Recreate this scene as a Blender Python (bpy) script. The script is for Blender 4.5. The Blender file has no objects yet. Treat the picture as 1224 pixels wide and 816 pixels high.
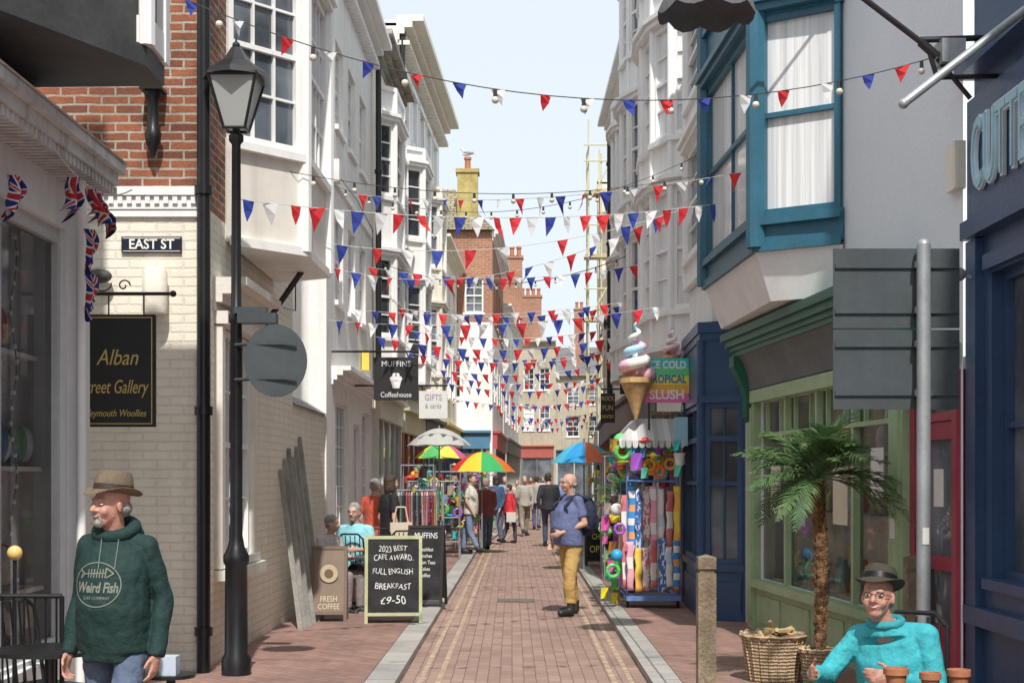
import bpy, math, random
from mathutils import Vector, Matrix
random.seed(7)
S=bpy.context.scene
F=1700.0
def X(px,d): return (px-612)/F*d
def Z(py,d): return 1.65-(py-572)/F*d
COL=S.collection
# ------------------------------------------------------------ materials
def base(name):
    m=bpy.data.materials.new(name); m.use_nodes=True
    return m,m.node_tree,m.node_tree.nodes['Principled BSDF']
def N(nt,t,**k):
    n=nt.nodes.new(t)
    for a,b in k.items(): setattr(n,a,b)
    return n
def mul(nt,a,b,fac=1.0,blend='MULTIPLY'):
    x=N(nt,'ShaderNodeMix',data_type='RGBA',blend_type=blend)
    if isinstance(fac,(int,float)): x.inputs[0].default_value=fac
    else: nt.links.new(fac,x.inputs[0])
    for i,v in ((6,a),(7,b)):
        if isinstance(v,tuple): x.inputs[i].default_value=(*v[:3],1)
        else: nt.links.new(v,x.inputs[i])
    return x.outputs[2]
def noise(nt,vec,scale,detail=4,lo=0,hi=1,f0=.35,f1=.65):
    n=N(nt,'ShaderNodeTexNoise'); n.inputs['Scale'].default_value=scale; n.inputs['Detail'].default_value=detail
    nt.links.new(vec,n.inputs['Vector'])
    r=N(nt,'ShaderNodeMapRange'); r.inputs[1].default_value=f0; r.inputs[2].default_value=f1; r.inputs[3].default_value=lo; r.inputs[4].default_value=hi
    nt.links.new(n.outputs[0],r.inputs[0]); return r.outputs[0]
def weather(nt,col,pos,var,scale,streak,grime):
    c=mul(nt,col,tuple([1-var*1.6]*3),noise(nt,pos,scale))
    c=mul(nt,c,tuple([1-var]*3),noise(nt,pos,scale*9))
    if streak:
        mp=N(nt,'ShaderNodeMapping'); mp.inputs['Scale'].default_value=(5,5,.45); nt.links.new(pos,mp.inputs[0])
        f=noise(nt,mp.outputs[0],1.6,5,0,1,.5,.75)
        c=mul(nt,c,(1-streak,1-streak*1.05,1-streak*1.15),f)
    if grime:
        sp=N(nt,'ShaderNodeSeparateXYZ'); nt.links.new(pos,sp.inputs[0])
        r=N(nt,'ShaderNodeMapRange'); r.inputs[1].default_value=.08; r.inputs[2].default_value=.7; r.inputs[3].default_value=grime; r.inputs[4].default_value=0
        nt.links.new(sp.outputs[2],r.inputs[0]); c=mul(nt,c,(.35,.3,.25),r.outputs[0])
    return c
def bumpn(nt,b,h,strength,dist=.01):
    bp=N(nt,'ShaderNodeBump'); bp.inputs['Strength'].default_value=strength; bp.inputs['Distance'].default_value=dist
    nt.links.new(h,bp.inputs['Height']); nt.links.new(bp.outputs[0],b.inputs['Normal'])
def pm(name,col,rough=.6,var=.1,scale=1.5,bump=0,bscale=50,streak=0,grime=0,metal=0,dist=.01):
    m,nt,b=base(name)
    g=N(nt,'ShaderNodeNewGeometry'); pos=g.outputs['Position']
    c=weather(nt,tuple(col),pos,var,scale,streak,grime)
    nt.links.new(c,b.inputs['Base Color']); b.inputs['Roughness'].default_value=rough; b.inputs['Metallic'].default_value=metal
    if bump: bumpn(nt,b,noise(nt,pos,bscale,5),bump,dist)
    m.diffuse_color=(*col,1); return m
def bm(name,c1,c2,mo,bw=.225,bh=.075,ms=.011,var=.12,bump=.6,streak=0,grime=0,rough=.85,rot=0,bias=0,big=.8,stain=0):
    m,nt,b=base(name)
    uv=N(nt,'ShaderNodeUVMap'); g=N(nt,'ShaderNodeNewGeometry'); pos=g.outputs['Position']
    mp=N(nt,'ShaderNodeMapping'); mp.inputs['Rotation'].default_value=(0,0,rot); nt.links.new(uv.outputs[0],mp.inputs[0])
    nz=N(nt,'ShaderNodeTexNoise'); nz.inputs['Scale'].default_value=7; nt.links.new(mp.outputs[0],nz.inputs['Vector'])
    ad=N(nt,'ShaderNodeMix',data_type='RGBA',blend_type='LINEAR_LIGHT'); ad.inputs[0].default_value=.008
    nt.links.new(mp.outputs[0],ad.inputs[6]); nt.links.new(nz.outputs[1],ad.inputs[7])
    t=N(nt,'ShaderNodeTexBrick'); t.inputs['Scale'].default_value=1; t.inputs['Brick Width'].default_value=bw; t.inputs['Row Height'].default_value=bh
    t.inputs['Mortar Size'].default_value=ms; t.inputs['Mortar Smooth'].default_value=.3; t.inputs['Bias'].default_value=bias
    t.inputs['Color1'].default_value=(*c1,1); t.inputs['Color2'].default_value=(*c2,1); t.inputs['Mortar'].default_value=(*mo,1)
    nt.links.new(ad.outputs[2],t.inputs['Vector'])
    c=weather(nt,t.outputs['Color'],pos,var,big,streak,grime)
    if stain:
        c=mul(nt,c,(1-stain,1-stain,1-stain),noise(nt,pos,.9,6,0,1,.5,.62))
        v=N(nt,'ShaderNodeTexVoronoi'); v.inputs['Scale'].default_value=3.2; nt.links.new(pos,v.inputs['Vector'])
        r=N(nt,'ShaderNodeMapRange'); r.inputs[1].default_value=.06; r.inputs[2].default_value=.085; r.inputs[3].default_value=.4; r.inputs[4].default_value=0; nt.links.new(v.outputs['Distance'],r.inputs[0]); c=mul(nt,c,(.4,.38,.37),r.outputs[0])
    nt.links.new(c,b.inputs['Base Color']); b.inputs['Roughness'].default_value=rough
    inv=N(nt,'ShaderNodeMath',operation='SUBTRACT'); inv.inputs[0].default_value=1; nt.links.new(t.outputs['Fac'],inv.inputs[1])
    a2=N(nt,'ShaderNodeMath',operation='MULTIPLY_ADD'); a2.inputs[1].default_value=.35; nt.links.new(noise(nt,pos,70),a2.inputs[0]); nt.links.new(inv.outputs[0],a2.inputs[2])
    bumpn(nt,b,a2.outputs[0],bump,.008); return m
def glassm(name,col=(.02,.025,.03),rough=.06):
    m,nt,b=base(name); b.inputs['Roughness'].default_value=rough
    b.inputs['Specular IOR Level'].default_value=.8
    g=N(nt,'ShaderNodeNewGeometry'); c=mul(nt,tuple(col),tuple(k*.3 for k in col),noise(nt,g.outputs['Position'],1.3,3),'MIX'); nt.links.new(c,b.inputs['Base Color'])
    bumpn(nt,b,noise(nt,g.outputs['Position'],2.2,2),.25,.03); return m
def curtainm(name):
    m,nt,b=base(name); g=N(nt,'ShaderNodeNewGeometry'); mp=N(nt,'ShaderNodeMapping'); mp.inputs['Scale'].default_value=(14,14,.3); nt.links.new(g.outputs['Position'],mp.inputs[0])
    f=noise(nt,mp.outputs[0],1.4,2); c=mul(nt,(.86,.86,.84),(.62,.63,.65),f,'MIX'); nt.links.new(c,b.inputs['Base Color']); b.inputs['Roughness'].default_value=.7; b.inputs['Coat Weight'].default_value=.6; b.inputs['Coat Roughness'].default_value=.05
    bumpn(nt,b,f,.3,.02); return m
def clearm(name,ior=1.3):
    m,nt,b=base(name); nt.nodes.remove(b)
    o=nt.nodes['Material Output']; t=N(nt,'ShaderNodeBsdfTransparent'); t.inputs[0].default_value=(.93,.96,.95,1); gl=N(nt,'ShaderNodeBsdfGlossy'); gl.inputs['Roughness'].default_value=.04
    fr=N(nt,'ShaderNodeFresnel'); fr.inputs[0].default_value=ior; mx=N(nt,'ShaderNodeMixShader')
    nt.links.new(fr.outputs[0],mx.inputs[0]); nt.links.new(t.outputs[0],mx.inputs[1]); nt.links.new(gl.outputs[0],mx.inputs[2]); nt.links.new(mx.outputs[0],o.inputs[0]); return m
def clothm(name,col,tr=.35,rough=.8):
    m,nt,b=base(name); b.inputs['Base Color'].default_value=(*col,1); b.inputs['Roughness'].default_value=rough
    o=nt.nodes['Material Output']; t=N(nt,'ShaderNodeBsdfTranslucent'); t.inputs[0].default_value=(*col,1); mx=N(nt,'ShaderNodeMixShader'); mx.inputs[0].default_value=tr
    nt.links.new(b.outputs[0],mx.inputs[1]); nt.links.new(t.outputs[0],mx.inputs[2]); nt.links.new(mx.outputs[0],o.inputs[0]); return m
CREAMBR=bm('cream_painted_brick',(.9,.85,.72),(.87,.81,.68),(.8,.74,.62),var=.04,streak=.12,grime=.25,bump=.6)
REDBR=bm('red_brick',(.42,.14,.065),(.18,.06,.04),(.5,.44,.36),var=.22,bump=.8,bias=-.15,big=3)
FARBR=bm('orange_brick',(.46,.2,.12),(.38,.15,.09),(.48,.36,.26),var=.12)
WHITE=pm('white_render',(.9,.885,.85),.7,.04,.8,.15,30,streak=.16,grime=.25)
WHITE2=pm('clean_white_paint',(.9,.89,.87),.45,.03,1.2,streak=.1)
CREAM=pm('cream_render',(.86,.81,.7),.75,.05,.8,.15,30,streak=.2,grime=.25)
GREYR=pm('pale_grey_textured_render',(.8,.84,.88),.9,.02,1.0,.16,34,streak=.0,dist=.01)
STONE=pm('weathered_stone',(.46,.42,.35),.9,.25,1.5,.5,20,streak=.35)
TAN=pm('tan_stone',(.55,.48,.37),.9,.12,.8,.3,20,streak=.2)
SLATE=bm('slate_roof',(.17,.17,.18),(.22,.21,.21),(.07,.07,.07),.3,.2,.01,rough=.6)
TILE=bm('stone_tile_roof',(.45,.38,.24),(.36,.3,.19),(.16,.13,.1),.25,.18,.02,var=.25)
NAVY=pm('navy_paint',(.04,.085,.19),.35,.12,2,.1,40,streak=.12)
TEAL=pm('teal_paint',(.04,.155,.23),.4,.1,3,streak=.08)
GREEN=pm('sage_green_paint',(.4,.54,.32),.5,.08,3,streak=.12)
DGREEN=pm('dark_green_paint',(.02,.14,.085),.4,.12,3)
BLUE=pm('dark_blue_paint',(.035,.09,.2),.35,.12,3)
RED=pm('raspberry_paint',(.38,.05,.085),.4,.08,3)
BLACK=pm('black_iron',(.018,.018,.02),.35,.2,5)
MATTB=pm('matt_black_paint',(.02,.02,.02),.6,.2,3)
CHALK=pm('blackboard',(.03,.032,.034),.8,.4,6)
GREYM=pm('galvanised_steel',(.45,.48,.49),.45,.12,4,metal=.4)
SIGNB=pm('grey_sign_back',(.065,.08,.088),.5,.12,3,streak=.1)
DGREY=pm('charcoal_paint',(.08,.08,.082),.6,.2,3)
COVE=pm('dark_grey_cove',(.16,.175,.17),.7,.15,2)
WOOD=pm('weathered_timber',(.34,.27,.18),.85,.25,6,.5,40,streak=.3)
WOOD2=pm('grey_timber',(.4,.39,.36),.85,.15,6,.3,40,streak=.3)
PINE=pm('pine_timber',(.58,.42,.22),.6,.1,6)
PALEG=pm('pale_green_wood',(.5,.52,.3),.6,.12,6)
PAVE=bm('paver_footway',(.38,.225,.18),(.29,.175,.145),(.17,.125,.105),.2,.1,.005,var=.1,bump=.55,rot=math.pi/4,big=.6,stain=.16)
ROADM=bm('paver_road',(.42,.285,.23),(.33,.215,.175),(.2,.145,.12),.2,.1,.005,var=.09,bump=.55,rot=math.pi/2,big=.5,stain=.15)
KERBM=bm('granite_kerb',(.46,.44,.41),(.4,.38,.36),(.2,.185,.17),.9,.6,.01,var=.11,rot=math.pi/2,stain=.12)
GROUNDM=pm('ground_asphalt',(.07,.07,.068),.9,.2,.4,.3,60)
GLASS=glassm('window_glass',(.05,.058,.066)); GLASSC=curtainm('curtained_glass'); GLASSB=glassm('blue_grey_glass',(.2,.23,.26),.07)
CLEAR=clearm('clear_glass')
def wornyellow():
    m,nt,b=base('worn_yellow_line'); g=N(nt,'ShaderNodeNewGeometry')
    f=noise(nt,g.outputs['Position'],7,8,0,1,.38,.56)
    c=mul(nt,(.5,.41,.24),(.36,.25,.2),f,'MIX'); nt.links.new(c,b.inputs['Base Color']); b.inputs['Roughness'].default_value=.85; return m
YELL=wornyellow()
TERRA=pm('terracotta',(.5,.19,.09),.8,.12,6)
SKIN=pm('skin',(.62,.36,.27),.5,.05,9,.15,120); SKIN.node_tree.nodes['Principled BSDF'].inputs['Subsurface Weight'].default_value=.08
SKINR=pm('ruddy_skin',(.6,.31,.23),.5,.1,9,.25,120)
LIP=pm('lips',(.42,.16,.13),.5,.05)
EYEW=pm('eye_white',(.55,.52,.49),.2,.02); EYED=pm('iris',(.03,.025,.02),.15,.02)
GREYH=pm('grey_hair',(.48,.46,.43),.8,.3,30,.6,90); BROWNH=pm('brown_hair',(.09,.055,.035),.6,.3,30,.5,90)
_c={}
def cm(col,rough=.8,bump=.3):
    k=tuple(round(c,3) for c in col)+(rough,)
    if k not in _c: _c[k]=pm('fabric_%d'%len(_c),col,rough,.1,6,bump,25,dist=.015)
    return _c[k]
def plain(col,rough=.5):
    k=tuple(round(c,3) for c in col)+(rough,'p')
    if k not in _c: _c[k]=pm('coloured_paint_%d'%len(_c),col,rough,.06,4)
    return _c[k]
# ------------------------------------------------------------ mesh helpers
ORG={}
class Fr:
    def __init__(s,p,q):
        s.o=Vector((p[0],p[1],0)); d=Vector((q[0]-p[0],q[1]-p[1],0)); s.L=d.length; s.u=d.normalized(); s.n=Vector((s.u.y,-s.u.x,0))
    def P(s,u,n,z): return s.o+s.u*u+s.n*n+Vector((0,0,z))
def FA(x,y,a=0): a=math.radians(a); return Fr((x,y),(x+math.cos(a),y+math.sin(a)))
WF=Fr((0,0),(1,0))
class M:
    def __init__(s): s.v=[];s.f=[];s.m=[]
    def add(s,vs,fs,mi=0):
        o=len(s.v); s.v+=[Vector(v) for v in vs]; s.f+=[tuple(i+o for i in f) for f in fs]; s.m+=[mi]*len(fs)
    def box(s,fr,u0,u1,n0,n1,z0,z1,mi=0):
        P=fr.P; s.add([P(u0,n0,z0),P(u1,n0,z0),P(u1,n1,z0),P(u0,n1,z0),P(u0,n0,z1),P(u1,n0,z1),P(u1,n1,z1),P(u0,n1,z1)],
          [(0,3,2,1),(4,5,6,7),(0,1,5,4),(1,2,6,5),(2,3,7,6),(3,0,4,7)],mi)
    def abox(s,x0,x1,y0,y1,z0,z1,mi=0): s.box(WF,x0,x1,-y1,-y0,z0,z1,mi)
    def quad(s,a,b,c,d,mi=0): s.add([a,b,c,d],[(0,1,2,3)],mi)
    def prism(s,pts,z0,z1,mi=0):
        n=len(pts); s.add([(p[0],p[1],z0) for p in pts]+[(p[0],p[1],z1) for p in pts],[tuple(range(n))[::-1],tuple(range(n,2*n))]+[(i,(i+1)%n,(i+1)%n+n,i+n) for i in range(n)],mi)
    def loft(s,rings,seg=14,mi=0,closed=True):
        vs=[];fs=[]
        for c,a,b in rings:
            for k in range(seg):
                t=2*math.pi*k/seg; vs.append(Vector(c)+a*math.cos(t)+b*math.sin(t))
        R=len(rings)
        for i in range(R-1):
            for k in range(seg): fs.append((i*seg+k,i*seg+(k+1)%seg,(i+1)*seg+(k+1)%seg,(i+1)*seg+k))
        if closed:
            fs.append(tuple(range(seg))[::-1]); fs.append(tuple((R-1)*seg+k for k in range(seg)))
        s.add(vs,fs,mi)
    def tube(s,p0,p1,r0,r1=None,seg=10,mi=0):
        p0=Vector(p0);p1=Vector(p1); r1=r0 if r1 is None else r1
        d=(p1-p0).normalized(); a=d.orthogonal().normalized(); b=d.cross(a)
        s.loft([(p0,a*r0,b*r0),(p1,a*r1,b*r1)],seg,mi)
    def path(s,pts,r,seg=8,mi=0):
        for a,b in zip(pts[:-1],pts[1:]): s.tube(a,b,r,r,seg,mi)
    def cap(s,p0,p1,r0,r1,seg=12,mi=0):
        p0=Vector(p0);p1=Vector(p1); d=(p1-p0)
        d=d.normalized() if d.length>1e-6 else Vector((0,0,1)); a=d.orthogonal().normalized(); b=d.cross(a); rg=[]
        for k in range(5):
            t=-math.pi/2+.15+(math.pi/2-.15)*k/4; rg.append((p0+d*r0*math.sin(t),a*r0*math.cos(t),b*r0*math.cos(t)))
        for k in range(5):
            t=(math.pi/2-.15)*k/4; rg.append((p1+d*r1*math.sin(t),a*r1*math.cos(t),b*r1*math.cos(t)))
        s.loft(rg,seg,mi)
    def ell(s,c,ax,ay,az,seg=16,mi=0,rows=9):
        c=Vector(c); rg=[]
        for k in range(rows):
            t=-math.pi/2+.12+(math.pi-.24)*k/(rows-1); rg.append((c+az*math.sin(t),ax*math.cos(t),ay*math.cos(t)))
        s.loft(rg,seg,mi)
    def ball(s,c,r,seg=14,mi=0): s.ell(c,Vector((r,0,0)),Vector((0,r,0)),Vector((0,0,r)),seg,mi)
    def lathe(s,x,y,prof,seg=20,mi=0,closed=True):
        s.loft([(Vector((x,y,z)),Vector((r,0,0)),Vector((0,r,0))) for r,z in prof],seg,mi,closed)
    def fin(s,name,mats,parent=None,smooth=False,label=None,cat=None,group=None,kind=None,org=None):
        me=bpy.data.meshes.new(name)
        if not s.v: s.v=[Vector((0,0,0))]
        if org is None:
            lo=[min(v[i] for v in s.v) for i in range(3)]; hi=[max(v[i] for v in s.v) for i in range(3)]
            org=Vector(((lo[0]+hi[0])/2,(lo[1]+hi[1])/2,lo[2]))
        org=Vector(org)
        me.from_pydata([v-org for v in s.v],[],s.f)
        uvl=me.uv_layers.new(name='UVMap')
        me.polygons.foreach_set('material_index',s.m)
        zz=Vector((0,0,1))
        for p in me.polygons:
            n=p.normal
            if abs(n.z)>.8: a,b=Vector((1,0,0)),Vector((0,1,0))
            else:
                a=zz.cross(n).normalized()
                if a.x<-1e-4 or (abs(a.x)<=1e-4 and a.y<0): a=-a
                b=n.cross(a) if abs(n.z)>.1 else zz
                if b.z<0: b=-b
            for li in p.loop_indices:
                w=me.vertices[me.loops[li].vertex_index].co+org; uvl.data[li].uv=(w.dot(a),w.dot(b))
        return mkobj(name,me,mats,parent,org,smooth,label,cat,group,kind)
def mkobj(name,me,mats,parent,org,smooth,label=None,cat=None,group=None,kind=None):
    for m in (mats if isinstance(mats,(list,tuple)) else [mats]): me.materials.append(m)
    if smooth:
        me.polygons.foreach_set('use_smooth',[True]*len(me.polygons))
        if smooth!='all':
            try: me.set_sharp_from_angle(angle=math.radians(40))
            except Exception: pass
    ob=bpy.data.objects.new(name,me); COL.objects.link(ob); ORG[ob.name]=org
    ob.location=org-(ORG[parent.name] if parent else Vector((0,0,0)))
    if parent: ob.parent=parent
    if label: ob['label']=label
    if cat: ob['category']=cat
    if group: ob['group']=group
    if kind: ob['kind']=kind
    return ob
def thing(name,loc,label,cat,group=None):
    e=bpy.data.objects.new(name,None); e.empty_display_size=.2; e.location=loc; COL.objects.link(e); ORG[e.name]=Vector(loc)
    e['label']=label; e['category']=cat
    if group: e['group']=group
    return e
def text(s,fr,u,n,z,h,mat,parent,name='lettering',sx=1,align='CENTER',ext=.003,shear=0,rot=0,bold=0,proj=None,sp=1,wob=0):
    c=bpy.data.curves.new('t','FONT'); c.body=s; c.size=h/.69; c.align_x=align; c.align_y='CENTER'; c.extrude=ext; c.shear=shear; c.offset=bold; c.resolution_u=3; c.space_line=sp
    o=bpy.data.objects.new('t',c); COL.objects.link(o); dg=bpy.context.evaluated_depsgraph_get(); dg.update()
    me=bpy.data.meshes.new_from_object(o.evaluated_get(dg)); bpy.data.objects.remove(o)
    org=fr.P(u,n,z); cr,sr=math.cos(rot),math.sin(rot); ph=random.random()*6
    for v in me.vertices:
        x,y,zz=v.co; x*=sx; x,y=x*cr-y*sr,x*sr+y*cr
        if wob: k=1/h; x,y=x+wob*h*math.sin(y*k*2.2+x*k*1.3+ph),y*(1+wob*1.2*math.sin(x*k*1.1+ph))+wob*h*1.1*math.sin(x*k*1.7+ph*2)
        v.co=fr.u*x+Vector((0,0,y))+fr.n*zz
        if proj: v.co=proj(v.co+org)-org
    return mkobj(name,me,[mat],parent,org,False)
# ------------------------------------------------------------ architecture helpers
def facade(m,fr,L,z0,z1,ops,depth=.14,mi=0,zsplit=None,mi2=1,back=None):
    us=sorted(set([0,L]+[o[0] for o in ops]+[o[1] for o in ops])); zs=sorted(set([z0,z1]+[o[2] for o in ops]+[o[3] for o in ops]+([zsplit] if zsplit else [])))
    for a,b in zip(us[:-1],us[1:]):
        for c,d in zip(zs[:-1],zs[1:]):
            uc,zc=(a+b)/2,(c+d)/2
            if any(o[0]<uc<o[1] and o[2]<zc<o[3] for o in ops): continue
            m.quad(fr.P(a,0,c),fr.P(b,0,c),fr.P(b,0,d),fr.P(a,0,d),mi2 if zsplit and zc>zsplit else mi)
    for o in ops:
        a,b,c,d=o[:4]; dp=o[4] if len(o)>4 else depth; P=fr.P
        k=mi2 if zsplit and c>=zsplit else mi
        m.quad(P(a,0,c),P(a,-dp,c),P(a,-dp,d),P(a,0,d),k); m.quad(P(b,0,c),P(b,-dp,c),P(b,-dp,d),P(b,0,d),k)
        m.quad(P(a,0,c),P(b,0,c),P(b,-dp,c),P(a,-dp,c),k); m.quad(P(a,0,d),P(b,0,d),P(b,-dp,d),P(a,-dp,d),k)
def window(parent,fr,u0,u1,z0,z1,n=-.1,nx=2,nz=4,fm=None,gm=None,fw=.055,bar=.022,sill=.05,name='window',rail=True,tr=None,surround=None):
    fm=fm or WHITE2; gm=gm or random.choice([GLASS,GLASSB,GLASSB,GLASSC]); m=M()
    m.box(fr,u0,u0+fw,n-.03,n+.04,z0,z1); m.box(fr,u1-fw,u1,n-.03,n+.04,z0,z1)
    m.box(fr,u0+fw,u1-fw,n-.03,n+.04,z0,z0+fw); m.box(fr,u0+fw,u1-fw,n-.03,n+.04,z1-fw,z1)
    a,b,c,d=u0+fw,u1-fw,z0+fw,z1-fw
    for i in range(1,nx):
        u=a+(b-a)*i/nx; m.box(fr,u-bar/2,u+bar/2,n-.02,n+.02,c,d)
    for i in range(1,nz):
        z=c+(d-c)*i/nz
        if rail and i*2==nz: m.box(fr,a,b,n-.02,n+.034,z-bar,z+bar)
        else: m.box(fr,a,b,n-.018,n+.017,z-bar/2,z+bar/2)
    if tr: m.box(fr,a,b,n-.022,n+.037,tr-.03,tr+.03)
    if sill: m.box(fr,u0-.05,u1+.05,n+.041,sill,z0-.07,z0-.003)
    if surround:
        s=surround; m.box(fr,u0-s,u0-.002,.0,.03,z0,z1); m.box(fr,u1+.002,u1+s,.0,.03,z0,z1); m.box(fr,u0-s-.04,u1+s+.04,.0,.06,z1+.002,z1+s)
    w=m.fin(name,fm,parent)
    g=M(); P=fr.P; g.quad(P(a,n-.012,c),P(b,n-.012,c),P(b,n-.012,d),P(a,n-.012,d)); g.fin('pane',gm,w)
    return w
def cornice(m,fr,u0,u1,z,proj=.3,h=.35,mi=0,dent=0):
    k=4
    for i in range(k):
        t=(i+1)/k; m.box(fr,u0-.0005*i,u1+.0005*i,-.02,proj*t*t*.9+.04*t,z+h*i/k,z+h*(i+1)/k-.0005,mi)
    if dent:
        u=u0+.05
        while u<u1-.05:
            m.box(fr,u,u+dent,.0,proj*.45,z-.09,z-.002,mi); u+=dent*2
def offset(pts,d):
    out=[]
    for i,p in enumerate(pts):
        ns=[]
        if i>0: ns.append(Fr(pts[i-1],p).n)
        if i<len(pts)-1: ns.append(Fr(p,pts[i+1]).n)
        n=sum(ns,Vector((0,0,0)))/len(ns); out.append((p[0]+n.x*d,p[1]+n.y*d))
    return out
def bay(parent,pts,z0,z1,storeys,wm,fm,gm,nx=2,nz=4,name='bay_window',corn=(.08,),post=.05,cm_=None,skip=()):
    m=M(); cm_=cm_ or wm
    zs=[z0]+[z for s in storeys for z in s]+[z1]
    b=[]
    for i,(p,q) in enumerate(zip(pts[:-1],pts[1:])):
        fr=Fr(p,q)
        for k in range(0,len(zs),2): m.box(fr,0,fr.L,-.06,0,zs[k],zs[k+1])
        b.append(fr)
    for p in pts[1:-1]: m.tube((p[0],p[1],z0),(p[0],p[1],z1),post,post,8,1)
    for z in (z0,z1): m.prism(offset(pts,.05),z-.04,z+.04,1)
    for s in storeys:
        m.prism(offset(pts,.07),s[0]-.09,s[0]-.02,1); m.prism(offset(pts,.09),s[1]+.03,s[1]+.1,1)
        m.prism(offset(pts,.14),s[1]+.1,s[1]+.16,1)
    ob=m.fin(name,[wm,cm_],parent)
    for s in storeys:
        for i,fr in enumerate(b):
            if i in skip: continue
            window(ob,fr,.03,fr.L-.03,s[0],s[1],-.05,nx if fr.L<1.3 else nx*2,nz,fm,gm,sill=0,name='window')
    return ob
def chimney(parent,x,y,z0,z1,w=.6,d=.5,mat=None,pots=2,fr=None,potmat=None):
    m=M(); m.abox(x-w/2,x+w/2,y-d/2,y+d/2,z0,z1); m.abox(x-w/2-.05,x+w/2+.05,y-d/2-.05,y+d/2+.05,z1+.001,z1+.12)
    ch=m.fin('chimney',mat or FARBR,parent)
    for i in range(pots):
        q=M(); xx=x+(i-(pots-1)/2)*.3; q.lathe(xx,y,[(.1,z1+.12),(.09,z1+.45),(.12,z1+.47),(.12,z1+.54),(.08,z1+.55)],12); q.fin('chimney_pot',potmat or TERRA,ch,True)
def building(label,pts,h,wm,ops=None,corn=None,roof='flat',zsplit=None,wm2=None,roofm=None,wkw=None,name='house',cat='building',fm=None,doors=None):
    cx=sum(p[0] for p in pts)/len(pts); cy=sum(p[1] for p in pts)/len(pts)
    B=thing(name,(cx,cy,0),label,cat); m=M(); ops=ops or {}; n=len(pts)
    for i in range(n):
        fr=Fr(pts[i],pts[(i+1)%n]); o=ops.get(i,[])
        facade(m,fr,fr.L,0,h,[tuple(k[:4]) for k in o],zsplit=zsplit)
    m.fin('wall',[wm,wm2 or wm],B)
    for i,o in ops.items():
        fr=Fr(pts[i],pts[(i+1)%n])
        for k in o:
            kw=dict(k[4]) if len(k)>4 else {}; kw={**(wkw or {}),**kw}
            window(B,fr,k[0],k[1],k[2],k[3],**kw)
    if corn:
        c=M()
        for (i,z,pr,hh,de) in corn:
            fr=Fr(pts[i],pts[(i+1)%n]); cornice(c,fr,0,fr.L,z,pr,hh,0,de)
        c.fin('cornice',fm or wm2 or wm,B)
    r=M()
    if roof=='flat': r.prism(pts,h-.12,h-.06)
    else:
        p=pts
        a,b,c_,d=[Vector((*q,h)) for q in p]; rh=roof
        r1=(a+b)/2+Vector((0,0,rh)); r2=(c_+d)/2+Vector((0,0,rh))
        r.add([a,b,c_,d,r1,r2],[(1,2,5,4),(3,0,4,5),(0,1,4),(2,3,5),(0,3,2,1)])
    r.fin('roof',roofm or SLATE,B)
    return B
def shopfront(B,fr,u0,u1,z1=2.6,col=(.1,.1,.1),fas=(.1,.1,.1),h=.45,gm=None,sign=None,tc=(.8,.8,.75)):
    m=M(); c=plain(col,.45)
    z0=.08
    m.box(fr,u0,u0+.12,0,.1,z0,z1); m.box(fr,u1-.12,u1,0,.1,z0,z1); m.box(fr,u0+.12,u1-.12,0,.08,z0,z0+.45)
    n=max(1,round((u1-u0)/1.1))
    for i in range(1,n):
        u=u0+(u1-u0)*i/n; m.box(fr,u-.03,u+.03,0,.075,z0+.45,z1)
    ob=m.fin('shopfront',c,B)
    g=M(); g.box(fr,u0+.12,u1-.12,0,.03,z0+.45,z1); g.fin('pane',gm or GLASSB,ob)
    k=M(); k.box(fr,u0,u1,0,.14,z1+.001,z1+h); k.box(fr,u0-.04,u1+.04,0,.24,z1+h+.001,z1+h+.08); fb=k.fin('fascia',plain(fas,.5),B)
    if sign: text(sign,fr,(u0+u1)/2,.145,z1+h/2,h*.45,plain(tc),fb)
# ------------------------------------------------------------ ground
def off(y): return .006*y+max(0,y-32)*.035
YS=[-6,4,8,12,16,20,26,32,36,40,46,52,60,70,85]
def strip(x0,x1,z,name,mat,label,cat,y0=-6,y1=85,h=0,kind='structure'):
    m=M(); ys=[y for y in YS if y0<y<y1]; ys=[y0]+ys+[y1]
    for a,b in zip(ys[:-1],ys[1:]):
        A,B_=off(a),off(b)
        p=[(x0+A,a,z),(x1+A,a,z),(x1+B_,b,z),(x0+B_,b,z)]
        m.add(p,[(0,1,2,3)])
        if h:
            m.quad((x0+A,a,z-h),(x0+B_,b,z-h),(x0+B_,b,z),(x0+A,a,z)); m.quad((x1+A,a,z-h),(x1+B_,b,z-h),(x1+B_,b,z),(x1+A,a,z))
    return m.fin(name,mat,label=label,cat=cat,kind=kind)
g=M(); g.quad((-400,-100,-.01),(400,-100,-.01),(400,900,-.01),(-400,900,-.01)); g.fin('ground',GROUNDM,kind='structure',label='flat dark asphalt ground around the street',cat='ground')
strip(-.98,1.03,.0,'road',ROADM,'narrow pedestrian street of reddish brick pavers','road')
strip(-1.22,-.982,.065,'kerb',KERBM,'pale granite kerb stones edging the brick street','kerb',h=.08)
strip(1.032,1.26,.065,'kerb',KERBM,'pale granite kerb stones edging the brick street','kerb',h=.08)
strip(-9,-1.222,.07,'pavement',PAVE,'red brick footway beside the shops','pavement',h=.08)
strip(1.262,9,.07,'pavement',PAVE,'red brick footway beside the shops','pavement',h=.08)
for x in (-.84,-.69,.74,.88):
    strip(x,x+.045,.004,'road_marking',YELL,'worn pale yellow line painted on the pavers','road marking',y0=9)
m=M(); m.abox(-.2,.3,19,19.5,.002,.012); m.fin('drain_cover',pm('rusty_iron',(.2,.16,.14),.7,.2,8),label='square iron drain cover set into brick pavers',cat='drain cover')
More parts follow.
